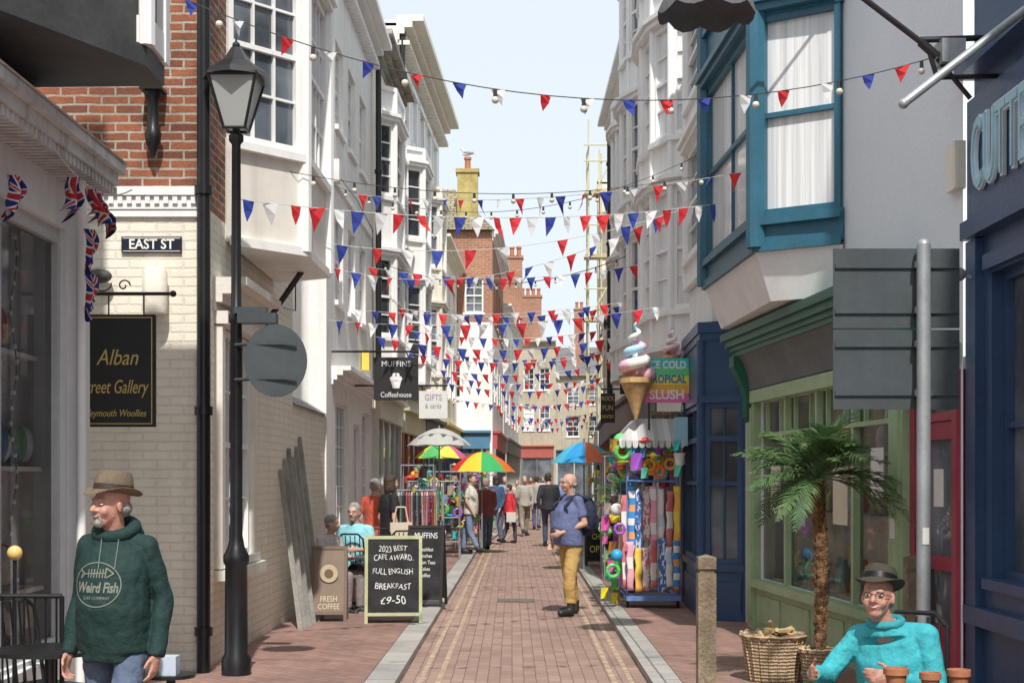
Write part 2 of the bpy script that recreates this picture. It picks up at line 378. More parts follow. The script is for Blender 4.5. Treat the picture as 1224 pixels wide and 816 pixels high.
# ------------------------------------------------------------ LEFT SIDE
L0=thing('shop_building',(-4,7,0),'grey and white corner shop with glazed front and black upper bay','shop')
m=M(); fr=Fr((-3.05,3),(-3.05,10.05))
facade(m,fr,fr.L,0,3.9,[(4.5,6.72,.5,3.35,.7)])
m.quad((-3.05,10.05,0),(-6,10.05,0),(-6,10.05,3.9),(-3.05,10.05,3.9)); m.quad((-3.05,3,3.9),(-3.05,10.05,3.9),(-6,10.05,3.9),(-6,3,3.9))
m.abox(-6,-3.06,3,9.05,3.91,8)
m.fin('wall',pm('pale_grey_render',(.78,.79,.78),.7,.06,1,.1,30,streak=.12,grime=.2),L0)
m=M(); m.box(fr,6.75,7.04,0,.07,0,3.5); m.box(fr,4.0,4.45,0,.07,0,3.5); m.box(fr,4.45,6.75,.0,.06,.07,.47); m.fin('pilaster',pm('pale_grey_paint',(.8,.82,.83),.5,.05,2,streak=.1),L0)
m=M(); P=fr.P
m.box(fr,3.6,7.08,0,.26,3.72,3.8); m.box(fr,3.6,7.1,0,.31,3.802,3.87)
m.add([P(3.6,.33,3.88),P(7.12,.33,3.88),P(7.12,0,4.12),P(3.6,0,4.12),P(3.6,0,3.88),P(7.12,0,3.88)],[(0,1,2,3),(0,3,4),(1,5,2),(0,4,5,1)])
for i in range(44): m.box(fr,3.64+i*.08,3.68+i*.08,.0,.24,3.66,3.718)
m.fin('canopy',pm('weathered_grey_paint',(.7,.7,.68),.7,.12,3,streak=.3),L0)
sf=M(); sf.box(fr,4.5,4.56,-.12,-.04,.5,3.35); sf.box(fr,6.66,6.72,-.12,-.04,.5,3.35); sf.box(fr,4.56,6.66,-.12,-.04,.5,.58); sf.box(fr,4.56,6.66,-.12,-.04,3.25,3.35); sf.box(fr,5.58,5.63,-.11,-.05,.58,3.25)
sf=sf.fin('window',pm('grey_frame_paint',(.55,.57,.58),.5,.1),L0)
m=M(); m.quad(P(4.56,-.08,.58),P(6.66,-.08,.58),P(6.66,-.08,3.25),P(4.56,-.08,3.25)); m.fin('pane',CLEAR,sf)
m=M(); m.box(fr,4.45,6.78,-.42,-.372,.3,3.5); m.box(fr,4.52,6.7,-.37,-.13,.9,.93); m.box(fr,4.52,6.7,-.37,-.15,1.7,1.73); m.box(fr,4.52,6.7,-.37,-.18,2.45,2.48); m.fin('display_shelf',pm('pale_display',(.85,.84,.85),.8,.1,2),L0)
for i in range(60):
    c=random.choice([(.6,.12,.12),(.15,.28,.5),(.7,.6,.4),(.8,.8,.75),(.2,.4,.2),(.7,.7,.7),(.6,.6,.68),(.85,.8,.75)])
    m=M(); u=4.65+random.random()*1.95; z=random.choice([.95,1.75,2.5,.6]); w=.05+random.random()*.06
    m.ell(P(u,-.24-.04*random.random(),z+w*1.3),fr.u*w,fr.n*w*.7,Vector((0,0,w*1.3))); m.fin('knitted_goods',cm(c),L0,True)
T=thing('fairy_lights',P(6.1,-.14,.8),'string of small white fairy lights hanging in shop window','fairy lights')
m=M(); pts=[P(6.1+.06*math.sin(i*.9),-.14,.8+i*.1) for i in range(25)]; m.path(pts,.004,5,0); m.fin('cable',DGREY,T)
for p in pts: m=M(); m.ball(p,.016,6,0); m.fin('bulb',plain((.95,.93,.85),.3),T)
m=M(); m.tube((X(97,9.6),9.6,.07),(X(97,9.6),9.6,3.66),.032,.032,12); m.fin('white_post',WHITE2,smooth=True,label='slim white post supporting canopy beside gallery sign',cat='post')
pl=[(-3.9,7.0),(-2.8,7.2),(-2.17,8.45),(-2.17,8.88),(-3.9,8.95)]
m=M(); m.prism(pl,4.1,4.22); m.prism(offset(pl,-.05),4.221,6.4)
m.fin('upper_bay',DGREY,L0)
m=M(); m.tube((-2.17,8.45,4.22),(-2.17,8.45,6.4),.05,.05,8); m.abox(-2.23,-2.15,8.44,8.84,4.24,4.4); m.abox(-2.26,-2.14,8.8,8.9,4.225,6.4); m.fin('corner_trim',WHITE2,L0)
m=M(); m.quad((-2.2,8.5,4.5),(-2.2,8.78,4.5),(-2.2,8.78,6),(-2.2,8.5,6)); m.fin('bay_window',GLASSB,L0)
# L1 corner building
P1=[(-5.2,11.7),(-2.54,11.7),(-2.5,16.2),(-5.2,16.2)]
L1=thing('house',(-3.8,14,0),'corner house with cream painted brick below and red brick above','building')
m=M()
for i in range(4):
    f=Fr(P1[i],P1[(i+1)%4]); facade(m,f,f.L,0,9,[(.55,1.85,.95,2.95)] if i==1 else [],zsplit=3.9)
m.fin('wall',[CREAMBR,REDBR],L1)
m=M(); f=Fr(P1[0],P1[1]); m.box(f,0,f.L,0,.03,3.8,3.858); m.box(f,0,f.L+.06,0,.07,3.97,4.04)
for i in range(36): m.box(f,.02+i*.075,.06+i*.075,.04,.06,3.902,3.968)
m.box(f,0,f.L,0,.04,3.86,3.969); m.fin('cornice',WHITE2,L1)
m=M(); m.prism(P1,9,9.1); m.fin('roof',SLATE,L1)
f=Fr(P1[1],P1[2]); window(L1,f,.55,1.85,.95,2.95,-.02,3,4,WHITE2,GLASSB,sill=.12)
m=M(); m.box(f,.4,2.0,0,.12,2.97,3.08); cornice(m,f,.35,2.05,3.08,.28,.28); m.box(f,.4,2.0,0,.16,.78,.87); m.box(f,.42,.54,0,.07,.88,2.96); m.box(f,1.86,1.98,0,.07,.88,2.96); m.fin('window_surround',pm('cream_trim_paint',(.86,.82,.73),.5,.06,2,streak=.12),L1)
OR=[(-2.52,12.55),(-1.93,13.2),(-1.9,14.6),(-2.5,14.95)]
bay(L1,OR,3.75,6.9,[(4.66,6.4)],pm('beige_panel_paint',(.82,.78,.7),.6,.04,1,streak=.15),WHITE2,GLASSB,3,4,'oriel_window',cm_=WHITE2,post=.07)
m=M(); m.tube((-2.48,14.3,3.2),(-2.1,14.2,3.72),.03,.03,8); m.fin('bay_bracket',BLACK,L1)
YW=thing('yard_wall',(-2.6,17.6,0),'cream painted brick yard wall with slate coping','wall'); m=M(); m.abox(-2.7,-2.5,16.21,18.98,0,2.5); m.fin('wall',CREAMBR,YW)
m=M(); m.add([(-2.46,16.21,2.5),(-2.46,18.98,2.5),(-2.75,18.98,2.68),(-2.75,16.21,2.68),(-2.75,16.21,2.5),(-2.75,18.98,2.5)],[(0,1,2,3),(0,3,4),(1,5,2),(0,4,5,1),(2,5,4,3)]); m.fin('coping',SLATE,YW)
def wins(L,n,rows,w=.8,start=.6,end=.6,**k):
    o=[]
    for i in range(n):
        u=start+(L-start-end)*(i+.5)/n
        for r in rows: o.append((u-w/2,u+w/2,r[0],r[1],k))
    return o
L2p=[(-7,19),(-2.48,19),(-2.42,24.5),(-7,24.5)]
f2=Fr(L2p[1],L2p[2])
L2=building('white rendered coffee house with small paned shop windows',L2p,9.1,WHITE,{1:wins(f2.L,3,[(4.15,5.4),(6.6,7.8)],.85)+[(.9,2.4,.9,2.75,dict(nx=4,nz=6,rail=False)),(3.0,3.9,.12,2.5,dict(nx=2,nz=5,rail=False,gm=GLASS)),(4.1,5.2,.9,2.75,dict(nx=3,nz=6,rail=False))]},corn=[(1,8.75,.35,.35,.08)],roof=1.6,fm=WHITE2)
m=M(); cornice(m,f2,.5,5.4,2.95,.25,.25); m.box(f2,0,5.45,0,.04,5.75,5.85); m.fin('string_course',WHITE2,L2)
L3p=[(-7,24.5),(-2.42,24.5),(-2.34,29),(-7,29)]; f3=Fr(L3p[1],L3p[2])
L3=building('white house with tall sash windows and stone parapet',L3p,9.4,CREAM,{1:wins(f3.L,3,[(4.2,5.6),(6.6,7.9)],.8,surround=.1)},corn=[(1,9.05,.35,.35,0)],fm=STONE,roof=1.2)
m=M(); m.box(f3,-.03,f3.L-.03,-.25,0.02,9.41,9.9); m.fin('parapet',STONE,L3)
chimney(L3,-3.0,24.9,9,10.9,1.0,.8,STONE,2)
bay(L3,[(-2.4,25.2),(-2.1,25.5),(-2.06,26.8),(-2.36,27.1)],3.7,8.6,[(4.2,5.6),(6.7,8)],WHITE2,WHITE2,GLASS,1,4)
shopfront(L3,f3,.15,f3.L-.1,2.7,(.6,.6,.55),(.7,.66,.52),.4)
L4p=[(-7,29),(-2.34,29),(-1.95,38),(-7,38)]; f4=Fr(L4p[1],L4p[2])
L4=building('tall white terrace with bold bracketed cornice',L4p,11,WHITE2,{1:wins(f4.L,5,[(4.2,5.8),(6.8,8.3),(9.1,10.2)],.85,surround=.12)},corn=[(1,10.6,.55,.5,.12),(1,6.2,.18,.2,0),(1,3.4,.25,.25,0)],roof='flat',fm=CREAM)
for k,(a,b) in enumerate([(.2,4.3),(4.5,8.8)]): shopfront(L4,f4,a,b,2.6,[(.4,.1,.08),(.1,.2,.15)][k],[(.6,.55,.4),(.1,.1,.1)][k],.45)
bay(L4,[(-2.27,30.3),(-1.9,30.6),(-1.85,31.8),(-2.2,32.1)],3.7,8.7,[(4.2,5.8),(6.8,8.3)],WHITE2,WHITE2,GLASS,1,4)
bay(L4,[(-2.12,34.3),(-1.74,34.6),(-1.69,35.8),(-2.06,36.1)],3.7,8.7,[(4.2,5.8),(6.8,8.3)],CREAM,WHITE2,GLASSB,1,4)
L5p=[(-7,38),(-1.95,38),(-1.75,44.98),(-7,44.98)]; f5=Fr(L5p[1],L5p[2])
L5=building('cream rendered terrace house over a souvenir shop',L5p,8.2,CREAM,{1:wins(f5.L,3,[(4.0,5.4),(6.1,7.3)],.9,surround=.1)},corn=[(1,7.9,.3,.3,0)],roof=1.2)
shopfront(L5,f5,.2,6.8,2.6,(.08,.1,.2),(.75,.6,.15),.5)
L6p=[(-4.5,45),(-.62,45),(-.35,56),(-4.5,56)]; f6=Fr(L6p[0],L6p[1]); f6b=Fr(L6p[1],L6p[2])
L6=building('red brick gabled house with stone tile roof',L6p,9.6,WHITE,{0:[(2.1,2.9,4.2,5.6),(3.0,3.6,6.9,8.0)],1:wins(f6b.L,4,[(4.2,5.6),(6.8,8.2)],1.0)},zsplit=6.6,wm2=FARBR,roof='flat',corn=[(1,9.2,.3,.4,0)],fm=WHITE2)
m=M(); m.add([(-4.5,44.8,9.5),(-.55,44.8,9.5),(-.5,56,9.5),(-4.5,56,9.5),(-1.9,47,11.2),(-1.9,56,11.2),(-4.5,47,11.2),(-4.5,56,11.2)],[(0,1,4,6),(1,2,5,4),(6,4,5,7),(0,6,7,3),(0,3,2,1)]); m.fin('tiled_roof',TILE,L6)
chimney(L6,-1.42,45.6,9.6,11.4,.65,.6,pm('ochre_render',(.55,.44,.16),.8,.2,3,streak=.3),1)
cx,cy=-1.42,45.6; zg=11.4+.55
G=thing('seagull',(cx,cy,zg),'white seagull with grey wings perched on chimney pot','bird')
m=M(); m.ell((cx,cy,zg+.12),Vector((.17,0,.03)),Vector((0,.08,0)),Vector((0,0,.08))); m.cap((cx-.12,cy,zg+.16),(cx-.17,cy,zg+.26),.045,.045); m.cap((cx+.12,cy,zg+.12),(cx+.25,cy,zg+.1),.035,.015); m.tube((cx,cy-.03,zg),(cx,cy-.03,zg+.09),.008); m.tube((cx,cy+.03,zg),(cx,cy+.03,zg+.09),.008); m.fin('body',plain((.8,.8,.78)),G,True)
m=M(); m.tube((cx-.21,cy,zg+.26),(cx-.27,cy,zg+.245),.014,.005); m.fin('beak',plain((.8,.5,.05)),G)
m=M(); m.ell((cx+.04,cy-.07,zg+.14),Vector((.17,0,-.01)),Vector((0,.025,0)),Vector((0,0,.05))); m.fin('wing',plain((.35,.37,.4)),G,True)
shopfront(L6,f6b,.3,10.5,2.6,(.3,.3,.28),(.5,.1,.1),.5)
shopfront(L6,f6,1.8,3.8,2.6,(.3,.3,.28),(.1,.25,.4),.5)
L7p=[(-4.5,56.02),(-.33,56.02),(.35,73),(-4.5,73)]; f7=Fr(L7p[1],L7p[2])
L7=building('white rendered terrace with brick chimneys',L7p,8.6,WHITE,{1:wins(f7.L,5,[(4.0,5.4),(6.4,7.7)],1.0)},corn=[(1,8.2,.3,.35,0)],roof=1.6)
chimney(L7,.0,62,8.6,11.2,.9,.7,FARBR,3)
shopfront(L7,f7,.3,16,2.7,(.5,.5,.45),(.1,.1,.1),.5)
E1p=[(.3,78),(2.4,77.6),(2.6,86),(.3,86)]; fe=Fr(E1p[0],E1p[1])
E1=building('tan stone building closing the end of the street',E1p,9.2,TAN,{0:wins(fe.L,2,[(4.3,5.6),(6.5,7.7)],.6,.2,.2)},corn=[(0,8.9,.3,.3,0)],roof='flat')
chimney(E1,1.05,80,9.2,11.8,1.2,.8,FARBR,4)
shopfront(E1,fe,.2,2.0,2.8,(.2,.2,.2),(.45,.12,.1),.6)
E2p=[(2.6,90),(9,88),(9,98),(2.6,98)]; fe2=Fr(E2p[0],E2p[1])
E2=building('long tan building with slate roof beyond the bend',E2p,8.2,TAN,{0:wins(fe2.L,4,[(4.3,5.6),(6.3,7.4)],.8)},corn=[(0,7.9,.3,.3,0)],roof='flat')
m=M(); m.add([(2.5,89.8,8.2),(9,87.8,8.2),(9,92,10.2),(2.5,93,10.2)],[(0,1,2,3)]); m.fin('slate_roof',SLATE,E2)
chimney(E2,4.3,91,8.6,12.4,.6,.6,FARBR,2)
shopfront(E2,fe2,.2,5,2.8,(.6,.6,.55),(.08,.1,.15),.6)
# ------------------------------------------------------------ RIGHT SIDE
NX=3.14
NB=thing('pub_building',(5,7,0),'navy blue painted pub front with large pale blue lettering','pub')
fn=Fr((NX,9.66),(NX,2)); m=M(); facade(m,fn,fn.L,0,9,[(.35,1.5,1.0,3.0,.25),(1.9,3.2,1.0,3.0,.25)]); m.quad((NX,9.66,0),(7,9.66,0),(7,9.66,9),(NX,9.66,9)); m.fin('wall',NAVY,NB)
window(NB,fn,.35,1.5,1.0,3.0,-.12,2,2,NAVY,GLASSB); window(NB,fn,1.9,3.2,1.0,3.0,-.12,2,2,NAVY,GLASSB)
m=M(); m.box(fn,.0,.2,0,.06,.07,3.25); m.box(fn,0,6,0,.1,3.26,3.38); m.box(fn,0,6,0,.05,3.385,4.2); m.box(fn,0,6,0,.14,4.35,4.45); m.box(fn,0,6,0,.08,.68,.8); m.box(fn,.28,1.6,0,.04,3.02,3.12); m.fin('moulding',NAVY,NB)
tl=text('CUTTER',fn,.2,.07,3.76,.46,plain((.75,.9,.95),.4),NB,sx=.5,align='LEFT',ext=.012,bold=.016)
tl=text('CUTTER',fn,.2,.084,3.76,.46,plain((.4,.66,.78),.4),NB,sx=.5,align='LEFT',ext=.012,bold=-.002)
m=M(); c=fn.P(.12,.16,3.02); m.tube(fn.P(.12,.05,3.0),c,.012); m.ell(c,fn.u*.05,fn.n*.07,Vector((0,0,.05))); m.fin('lamp',GREYM,NB,True)
# R1
pF,pN=(2.6,15.3),(3.07,9.68); f=Fr(pF,pN); P=f.P
R1=thing('shop_building',(4.5,12.5,0),'pale grey rendered building over sage green shopfront','shop')
m=M(); facade(m,f,f.L,0,9,[(.3,4.4,.6,2.45,.9),(4.72,5.6,.2,2.4,.3)]); m.quad((2.6,15.3,0),(6,15.6,0),(6,15.6,9),(2.6,15.3,9)); m.fin('wall',GREYR,R1)
m=M()
m.box(f,.05,.3,0,.08,.07,2.45); m.box(f,4.4,4.7,0,.08,.07,2.45); m.box(f,.3,4.4,0,.05,.07,.52); m.box(f,.25,4.45,0,.13,.521,.6); m.box(f,.05,5.62,0,.1,2.451,2.58)
for u in (1.32,2.35,3.38): m.box(f,u-.03,u+.03,-.06,.03,.6,2.45)
for k in range(8):
    u=.3+4.1*(k+.5)/8; m.box(f,u-.011,u+.011,-.04,.01,2.12,2.45)
m.box(f,.3,4.4,-.05,.035,2.08,2.12)
for k in range(4): m.box(f,.45+k*1.0,1.25+k*1.0,.05,.065,.16,.44)
m.box(f,.08,.27,.08,.1,.2,2.4); m.box(f,4.45,4.65,.08,.1,.2,2.4)
m.fin('shopfront',GREEN,R1)
m=M(); m.quad(P(.3,-.03,.6),P(4.4,-.03,.6),P(4.4,-.03,2.45),P(.3,-.03,2.45)); m.fin('pane',CLEAR,R1)
m=M(); m.box(f,.2,4.5,-.6,-.56,.3,2.6); m.box(f,.3,4.4,-.55,-.1,.58,.62); m.box(f,.3,4.4,-.55,-.3,1.3,1.33); m.box(f,.3,4.4,-.55,-.35,1.85,1.88); m.fin('display_shelf',pm('pale_interior',(.7,.66,.58),.8,.2,3),R1)
for i in range(70):
    c=random.choice([(.7,.1,.1),(.8,.45,.1),(.8,.78,.7),(.1,.4,.4),(.6,.55,.2),(.6,.35,.45),(.8,.8,.8),(.3,.5,.6)]); u=.45+random.random()*3.8; lv=random.choice([.63,.63,1.34,1.89]); w=.05+random.random()*.05
    m=M(); q=P(u,-.2-.2*random.random() if lv<1 else -.42,lv); m.lathe(q.x,q.y,[(w*.7,q.z),(w,q.z+w),(w*.8,q.z+w*2),(w*.3,q.z+w*2.5),(w*.3,q.z+w*3)],12); m.fin('displayed_goods',plain(c),R1,True)
for u,z,w_,h_,c in ((.8,1.3,.35,.5,(.75,.72,.65)),(1.7,1.2,.3,.45,(.3,.4,.5)),(2.9,1.25,.4,.55,(.7,.65,.5)),(3.85,1.5,.3,.4,(.8,.8,.78))):
    m=M(); m.box(f,u-w_/2,u+w_/2,-.028,-.02,z,z+h_); m.fin('window_poster',plain(c),R1)
m=M(); a0,a1=4.72,5.6; m.box(f,a0,a0+.09,-.12,.03,.2,2.4); m.box(f,a1-.09,a1,-.12,.03,.2,2.4); m.box(f,a0+.09,a1-.09,-.12,.03,2.3,2.4)
b0,b1=a0+.1,a1-.1
m.box(f,b0,b0+.11,-.08,-.02,.2,2.05); m.box(f,b1-.11,b1,-.08,-.02,.2,2.05); m.box(f,b0+.11,b1-.11,-.08,-.02,.2,.6); m.box(f,b0+.11,b1-.11,-.08,-.02,1.93,2.05); m.box(f,b0+.11,b1-.11,-.08,-.02,1.0,1.1); m.box(f,a0+.09,a1-.09,-.1,.0,2.06,2.12); m.box(f,a0+.02,a1-.02,-.02,.16,.07,.19)
d=m.fin('door',RED,R1); m=M(); m.box(f,b0+.11,b1-.11,-.06,-.05,.6,1.93); m.box(f,a0+.09,a1-.09,-.06,-.05,2.12,2.3); m.fin('pane',GLASSB,d)
m=M(); m.tube(P(b0+.05,.02,1.05),P(b0+.05,.02,1.25),.01); m.tube(P(b0+.05,.02,1.05),P(b0+.05,-.03,1.05),.008); m.fin('handle',GREYM,d)
m=M(); m.box(f,b0+.18,b0+.36,-.048,-.044,1.45,1.72); m.fin('notice',plain((.8,.8,.75)),d)
m=M(); m.box(f,4.5,4.6,.101,.106,1.2,1.35); m.fin('notice',plain((.8,.8,.78)),R1)
m=M(); pr=[(.1,2.59),(.11,2.68),(.13,2.78),(.17,2.88),(.22,2.95)]
for (n0,z0),(n1,z1) in zip(pr[:-1],pr[1:]): m.quad(P(.0,n0,z0),P(5.0,n0,z0),P(5.0,n1,z1),P(.0,n1,z1))
m.fin('cove',COVE,R1)
m=M(); m.box(f,-.03,5.0,-.02,.235,2.951,3.0); m.box(f,-.05,5.0,-.02,.26,3.001,3.05); m.box(f,-.08,5.0,-.02,.3,3.051,3.12); m.box(f,-.12,5.0,-.02,.34,3.121,3.2)
for uu in (0,4.8):
    pv=[(.1,2.25),(.13,2.31),(.13,2.5),(.16,2.62),(.22,2.74),(.27,2.84),(.27,2.95),(.0,2.95),(.0,2.25)]
    k=len(pv); m.add([P(uu,a,b) for a,b in pv]+[P(uu+.2,a,b) for a,b in pv],[tuple(range(k)),tuple(range(k,2*k))]+[(i,(i+1)%k,(i+1)%k+k,i+k) for i in range(k)])
m.fin('cornice',DGREEN,R1)
RB=[(2.6,15.5),(2.06,15.15),(2.17,12.65),(2.84,12.2)]
m=M(); lo=[(2.62,15.45),(2.22,15.1),(2.32,12.75),(2.85,12.35)]
nn=len(RB); m.add([(p[0],p[1],3.24) for p in lo]+[(p[0],p[1],3.66) for p in RB],[(i,i+1,i+1+nn,i+nn) for i in range(nn-1)]+[(3,2,1,0)]); m.fin('bay_base',plain((.92,.92,.92)),R1,True)
ob=bay(R1,RB,3.7,7.2,[(3.98,5.75),(6.4,7.0)],TEAL,TEAL,GLASSC,1,2,'oriel_window',cm_=TEAL,post=.09)
# R1b blue shop
R2p=[(2.45,18.3),(2.6,15.32),(6,15.65),(6,18.3)]; fb=Fr(R2p[0],R2p[1])
R2=building('white rendered house over dark blue glazed shopfront',R2p,8.2,WHITE,{},roof='flat')
bp=[(2.46,18.25),(2.2,18.05),(2.12,15.95),(2.6,15.75)]
m=M()
for a,b in zip(bp[:-1],bp[1:]):
    q=Fr(a,b); m.box(q,0,q.L,-.05,0,.07,.62); m.box(q,-.02,q.L+.02,-.05,.04,.621,.7); m.box(q,0,q.L,-.05,.0,2.55,3.2); m.box(q,-.03,q.L+.03,-.05,.05,2.5,2.58); m.box(q,.06,q.L-.06,0,.02,.16,.5)
m.prism(offset(bp,.03),3.2,3.28); m.prism(offset(bp,.06),3.281,3.4); m.prism(offset(bp,.03),.0,.16)
for p in bp[1:]: m.tube((p[0],p[1],.1),(p[0],p[1],3.2),.05,.05,8)
m.fin('shopfront',BLUE,R2)
for a,b in zip(bp[:-1],bp[1:]):
    q=Fr(a,b); window(R2,q,.05,q.L-.05,.7,2.5,-.03,2,2,BLUE,GLASSB,sill=0,tr=2.1)
m=M(); m.prism([(2.48,18.25),(2.25,18.0),(2.25,16.0),(2.6,15.7)],3.42,4.0); m.fin('upper_bay_base',WHITE,R2)
bay(R2,[(2.5,18.25),(2.2,17.95),(2.2,16.1),(2.6,15.75)],4.05,7.6,[(4.4,5.7),(6.3,7.4)],WHITE2,WHITE2,GLASSB,1,4,'oriel_window',cm_=WHITE2)
R3p=[(2.3,25.2),(2.42,18.32),(7,18.4),(7,25.2)]; fc=Fr(R3p[0],R3p[1])
R3=building('white bow-fronted terrace with curved sash windows',R3p,10.8,WHITE2,{},corn=[(0,10.4,.4,.4,0)],roof='flat')
def bow(B,fr,u0,u1,proj,z0,z1,st,nx=1,nz=4,fm=WHITE2,gm=GLASSC,segs=6):
    pts=[]
    for k in range(segs+1):
        t=math.pi*k/segs; u=(u0+u1)/2-(u1-u0)/2*math.cos(t); n=proj*math.sin(t)**.8 if 0<k<segs else -.02
        q=fr.P(u,n,0); pts.append((q.x,q.y))
    bay(B,pts,z0,z1,st,WHITE2,fm,gm,nx,nz,'bow_window',post=.045)
bow(R3,fc,3.6,6.6,.55,3.4,10.3,[(3.9,5.5),(6.2,7.7),(8.5,9.8)],gm=GLASSC)
bow(R3,fc,.3,2.8,.5,3.4,10.3,[(3.9,5.5),(6.2,7.7),(8.5,9.8)],gm=GLASSB)
shopfront(R3,fc,.2,3.2,2.5,(.7,.7,.65),(.1,.1,.1),.5); shopfront(R3,fc,3.4,6.7,2.5,(.3,.1,.1),(.8,.8,.75),.5)
R4p=[(2.28,32),(2.3,25.22),(7,25.3),(7,32)]; fd=Fr(R4p[0],R4p[1])
R4=building('cream rendered terrace house with sash windows',R4p,9.7,WHITE,{0:wins(fd.L,3,[(4.1,5.6),(6.6,8)],.9,surround=.1)},corn=[(0,9.3,.35,.35,0)],roof='flat')
bow(R4,fd,4.3,6.3,.4,3.5,8.6,[(4.1,5.6),(6.6,8)],gm=GLASSB)
shopfront(R4,fd,.2,6.6,2.6,(.1,.3,.4),(.15,.1,.1),.5)
chimney(R4,2.9,26,9.7,11,.9,.6,WHITE,3)
R5p=[(2.75,43),(2.35,32.02),(7,32.1),(7,43)]; fe_=Fr(R5p[0],R5p[1])
R5=building('low grey rendered shop with slate roof',R5p,6.0,TAN,{0:wins(fe_.L,4,[(4.0,5.5)],.9)},roof='flat')
m=M(); m.add([(2.2,32,5.9),(2.65,43.1,5.9),(5,43.1,7.4),(5,32,7.4)],[(0,1,2,3)]); m.fin('slate_roof',SLATE,R5)
shopfront(R5,fe_,.3,10.5,2.6,(.5,.2,.1),(.1,.1,.15),.5)
R6p=[(3.6,57),(2.75,46),(8,46),(8,57)]; fg=Fr(R6p[0],R6p[1])
R6=building('cream house wrapped in scaffolding',R6p,11.3,CREAM,{0:wins(fg.L,4,[(4.2,5.6),(6.8,8.2)],.9),1:[(4.0,4.8,7.2,8.6),(4.0,4.8,4.4,5.8)]},roof='flat')
shopfront(R6,fg,.3,10.5,2.6,(.1,.1,.1),(.6,.6,.55),.5)
SC=thing('scaffolding',(3.2,45.5,0),'tall scaffold of pale yellow and grey tubes around house','scaffolding')
m=M()
for x in (2.4,2.8,3.2,3.6,4.2,4.8):
    for y in (44.6,45.6): m.tube((x,y,0),(x,y,11.8+random.random()*1.2),.025,.025,6)
for z in (2.6,4.6,6.6,7.6,8.6,9.6,10.6,11.6,12.1):
    m.tube((2.25,44.55,z),(5.0,44.55,z),.022,.022,6)
    m.tube((2.4,44.4,z-.08),(2.4,45.8,z-.08),.022,.022,6)
for z in (4.6,6.6,8.6,10.3): m.tube((2.4,44.5,z),(3.4,44.5,z+1.8),.022,.022,6)
m.fin('tube_frame',plain((.62,.58,.36)),SC)
for z in (6.65,8.65,10.65): m=M(); m.abox(2.3,4.95,44.65,45.55,z,z+.05); m.fin('deck',PINE,SC)
R7p=[(4.5,76),(3.7,57.5),(9,57.5),(9,76)]
building('plain cream terrace at the far bend',R7p,8.5,CREAM,{0:wins(18,6,[(4.2,5.6),(6.4,7.6)],.9)},roof='flat')
def pipe(x,y,z0,z1,r=.045,lab='black cast iron downpipe fixed to wall'):
    m=M(); m.tube((x,y,z0),(x,y,z1),r,r,10)
    z=z0+.3
    while z<z1: m.tube((x,y,z),(x,y,z+.07),r*1.35,r*1.35,10); z+=1.8
    m.fin('downpipe',BLACK,smooth=True,label=lab,cat='downpipe')
pipe(-2.52,11.62,.07,8.9,.055); pipe(-2.24,29.1,3.2,10.8,.06); pipe(2.2,25.1,3.0,10,.06); pipe(2.2,32.05,3.0,9.3,.06); pipe(-2.3,24.5,3,8.8,.05)
def cable(pts,lab='thin black cable clipped along house wall'):
    m=M(); m.path([Vector(p) for p in pts],.008,5); m.fin('cable',BLACK,label=lab,cat='cable')
cable([(-2.45,19.2,5.95),(-2.42,20.5,5.9),(-2.4,22,5.96),(-2.38,24.3,5.9),(-2.38,24.4,3.2)])
cable([(2.56,15.34,3.4),(2.58,15.3,5),(2.58,15.3,8.5)]); cable([(-2.47,15.4,3.5),(-2.45,16.1,3.55),(-2.45,16.15,8)])
for x,y,z,c in ((-2.4,22.9,3.4,(.75,.6,.1)),(-2.22,29.6,3.6,(.8,.8,.8)),(2.23,24.9,3.7,(.15,.3,.6)),(-2.45,19.35,5.7,(.8,.8,.78))):
    m=M(); m.abox(x-.02,x+.1,y,y+.25,z,z+.3); m.fin('alarm_box',plain(c),label='small coloured alarm box on upper house wall',cat='alarm box')
# ------------------------------------------------------------ STREET FURNITURE
lx,ly=-2.23,11.5
SL=thing('street_lamp',(lx,ly,.07),'black cast iron heritage street lamp with glass lantern','street lamp')
m=M(); m.lathe(lx,ly,[(.12,.07),(.12,.2),(.095,.24),(.09,.95),(.105,.98),(.105,1.03),(.07,1.1),(.05,1.2),(.047,2.9),(.06,2.92),(.06,2.97),(.042,3.0),(.036,4.35),(.06,4.38),(.06,4.42),(.03,4.45),(.03,4.5)],16); m.fin('post',BLACK,SL,True)
m=M(); z0,z1=4.47,4.88
def sq(r,z): return [Vector((lx-r,ly-r,z)),Vector((lx+r,ly-r,z)),Vector((lx+r,ly+r,z)),Vector((lx-r,ly+r,z))]
a,b=sq(.085,z0),sq(.19,z1)
for i in range(4): m.tube(a[i],b[i],.012); m.tube(a[i],a[(i+1)%4],.012); m.tube(b[i],b[(i+1)%4],.018)
m.loft([(Vector((lx,ly,z1)),Vector((.27,0,0)),Vector((0,.27,0))),(Vector((lx,ly,z1+.05)),Vector((.25,0,0)),Vector((0,.25,0))),(Vector((lx,ly,z1+.13)),Vector((.13,0,0)),Vector((0,.13,0))),(Vector((lx,ly,z1+.18)),Vector((.09,0,0)),Vector((0,.09,0))),(Vector((lx,ly,z1+.25)),Vector((.045,0,0)),Vector((0,.045,0)))],8)
m.ball((lx,ly,z1+.27),.032); m.tube((lx,ly,z1+.27),(lx,ly,z1+.37),.012,.004)
LT=m.fin('lantern_frame',BLACK,SL)
m=M(); a,b=sq(.08,z0),sq(.182,z1); m.add(a+b,[(0,1,5,4),(1,2,6,5),(2,3,7,6),(3,0,4,7)]); m.fin('lantern_glass',clothm('frosted_glass',(.75,.78,.76),.5,.15),LT)
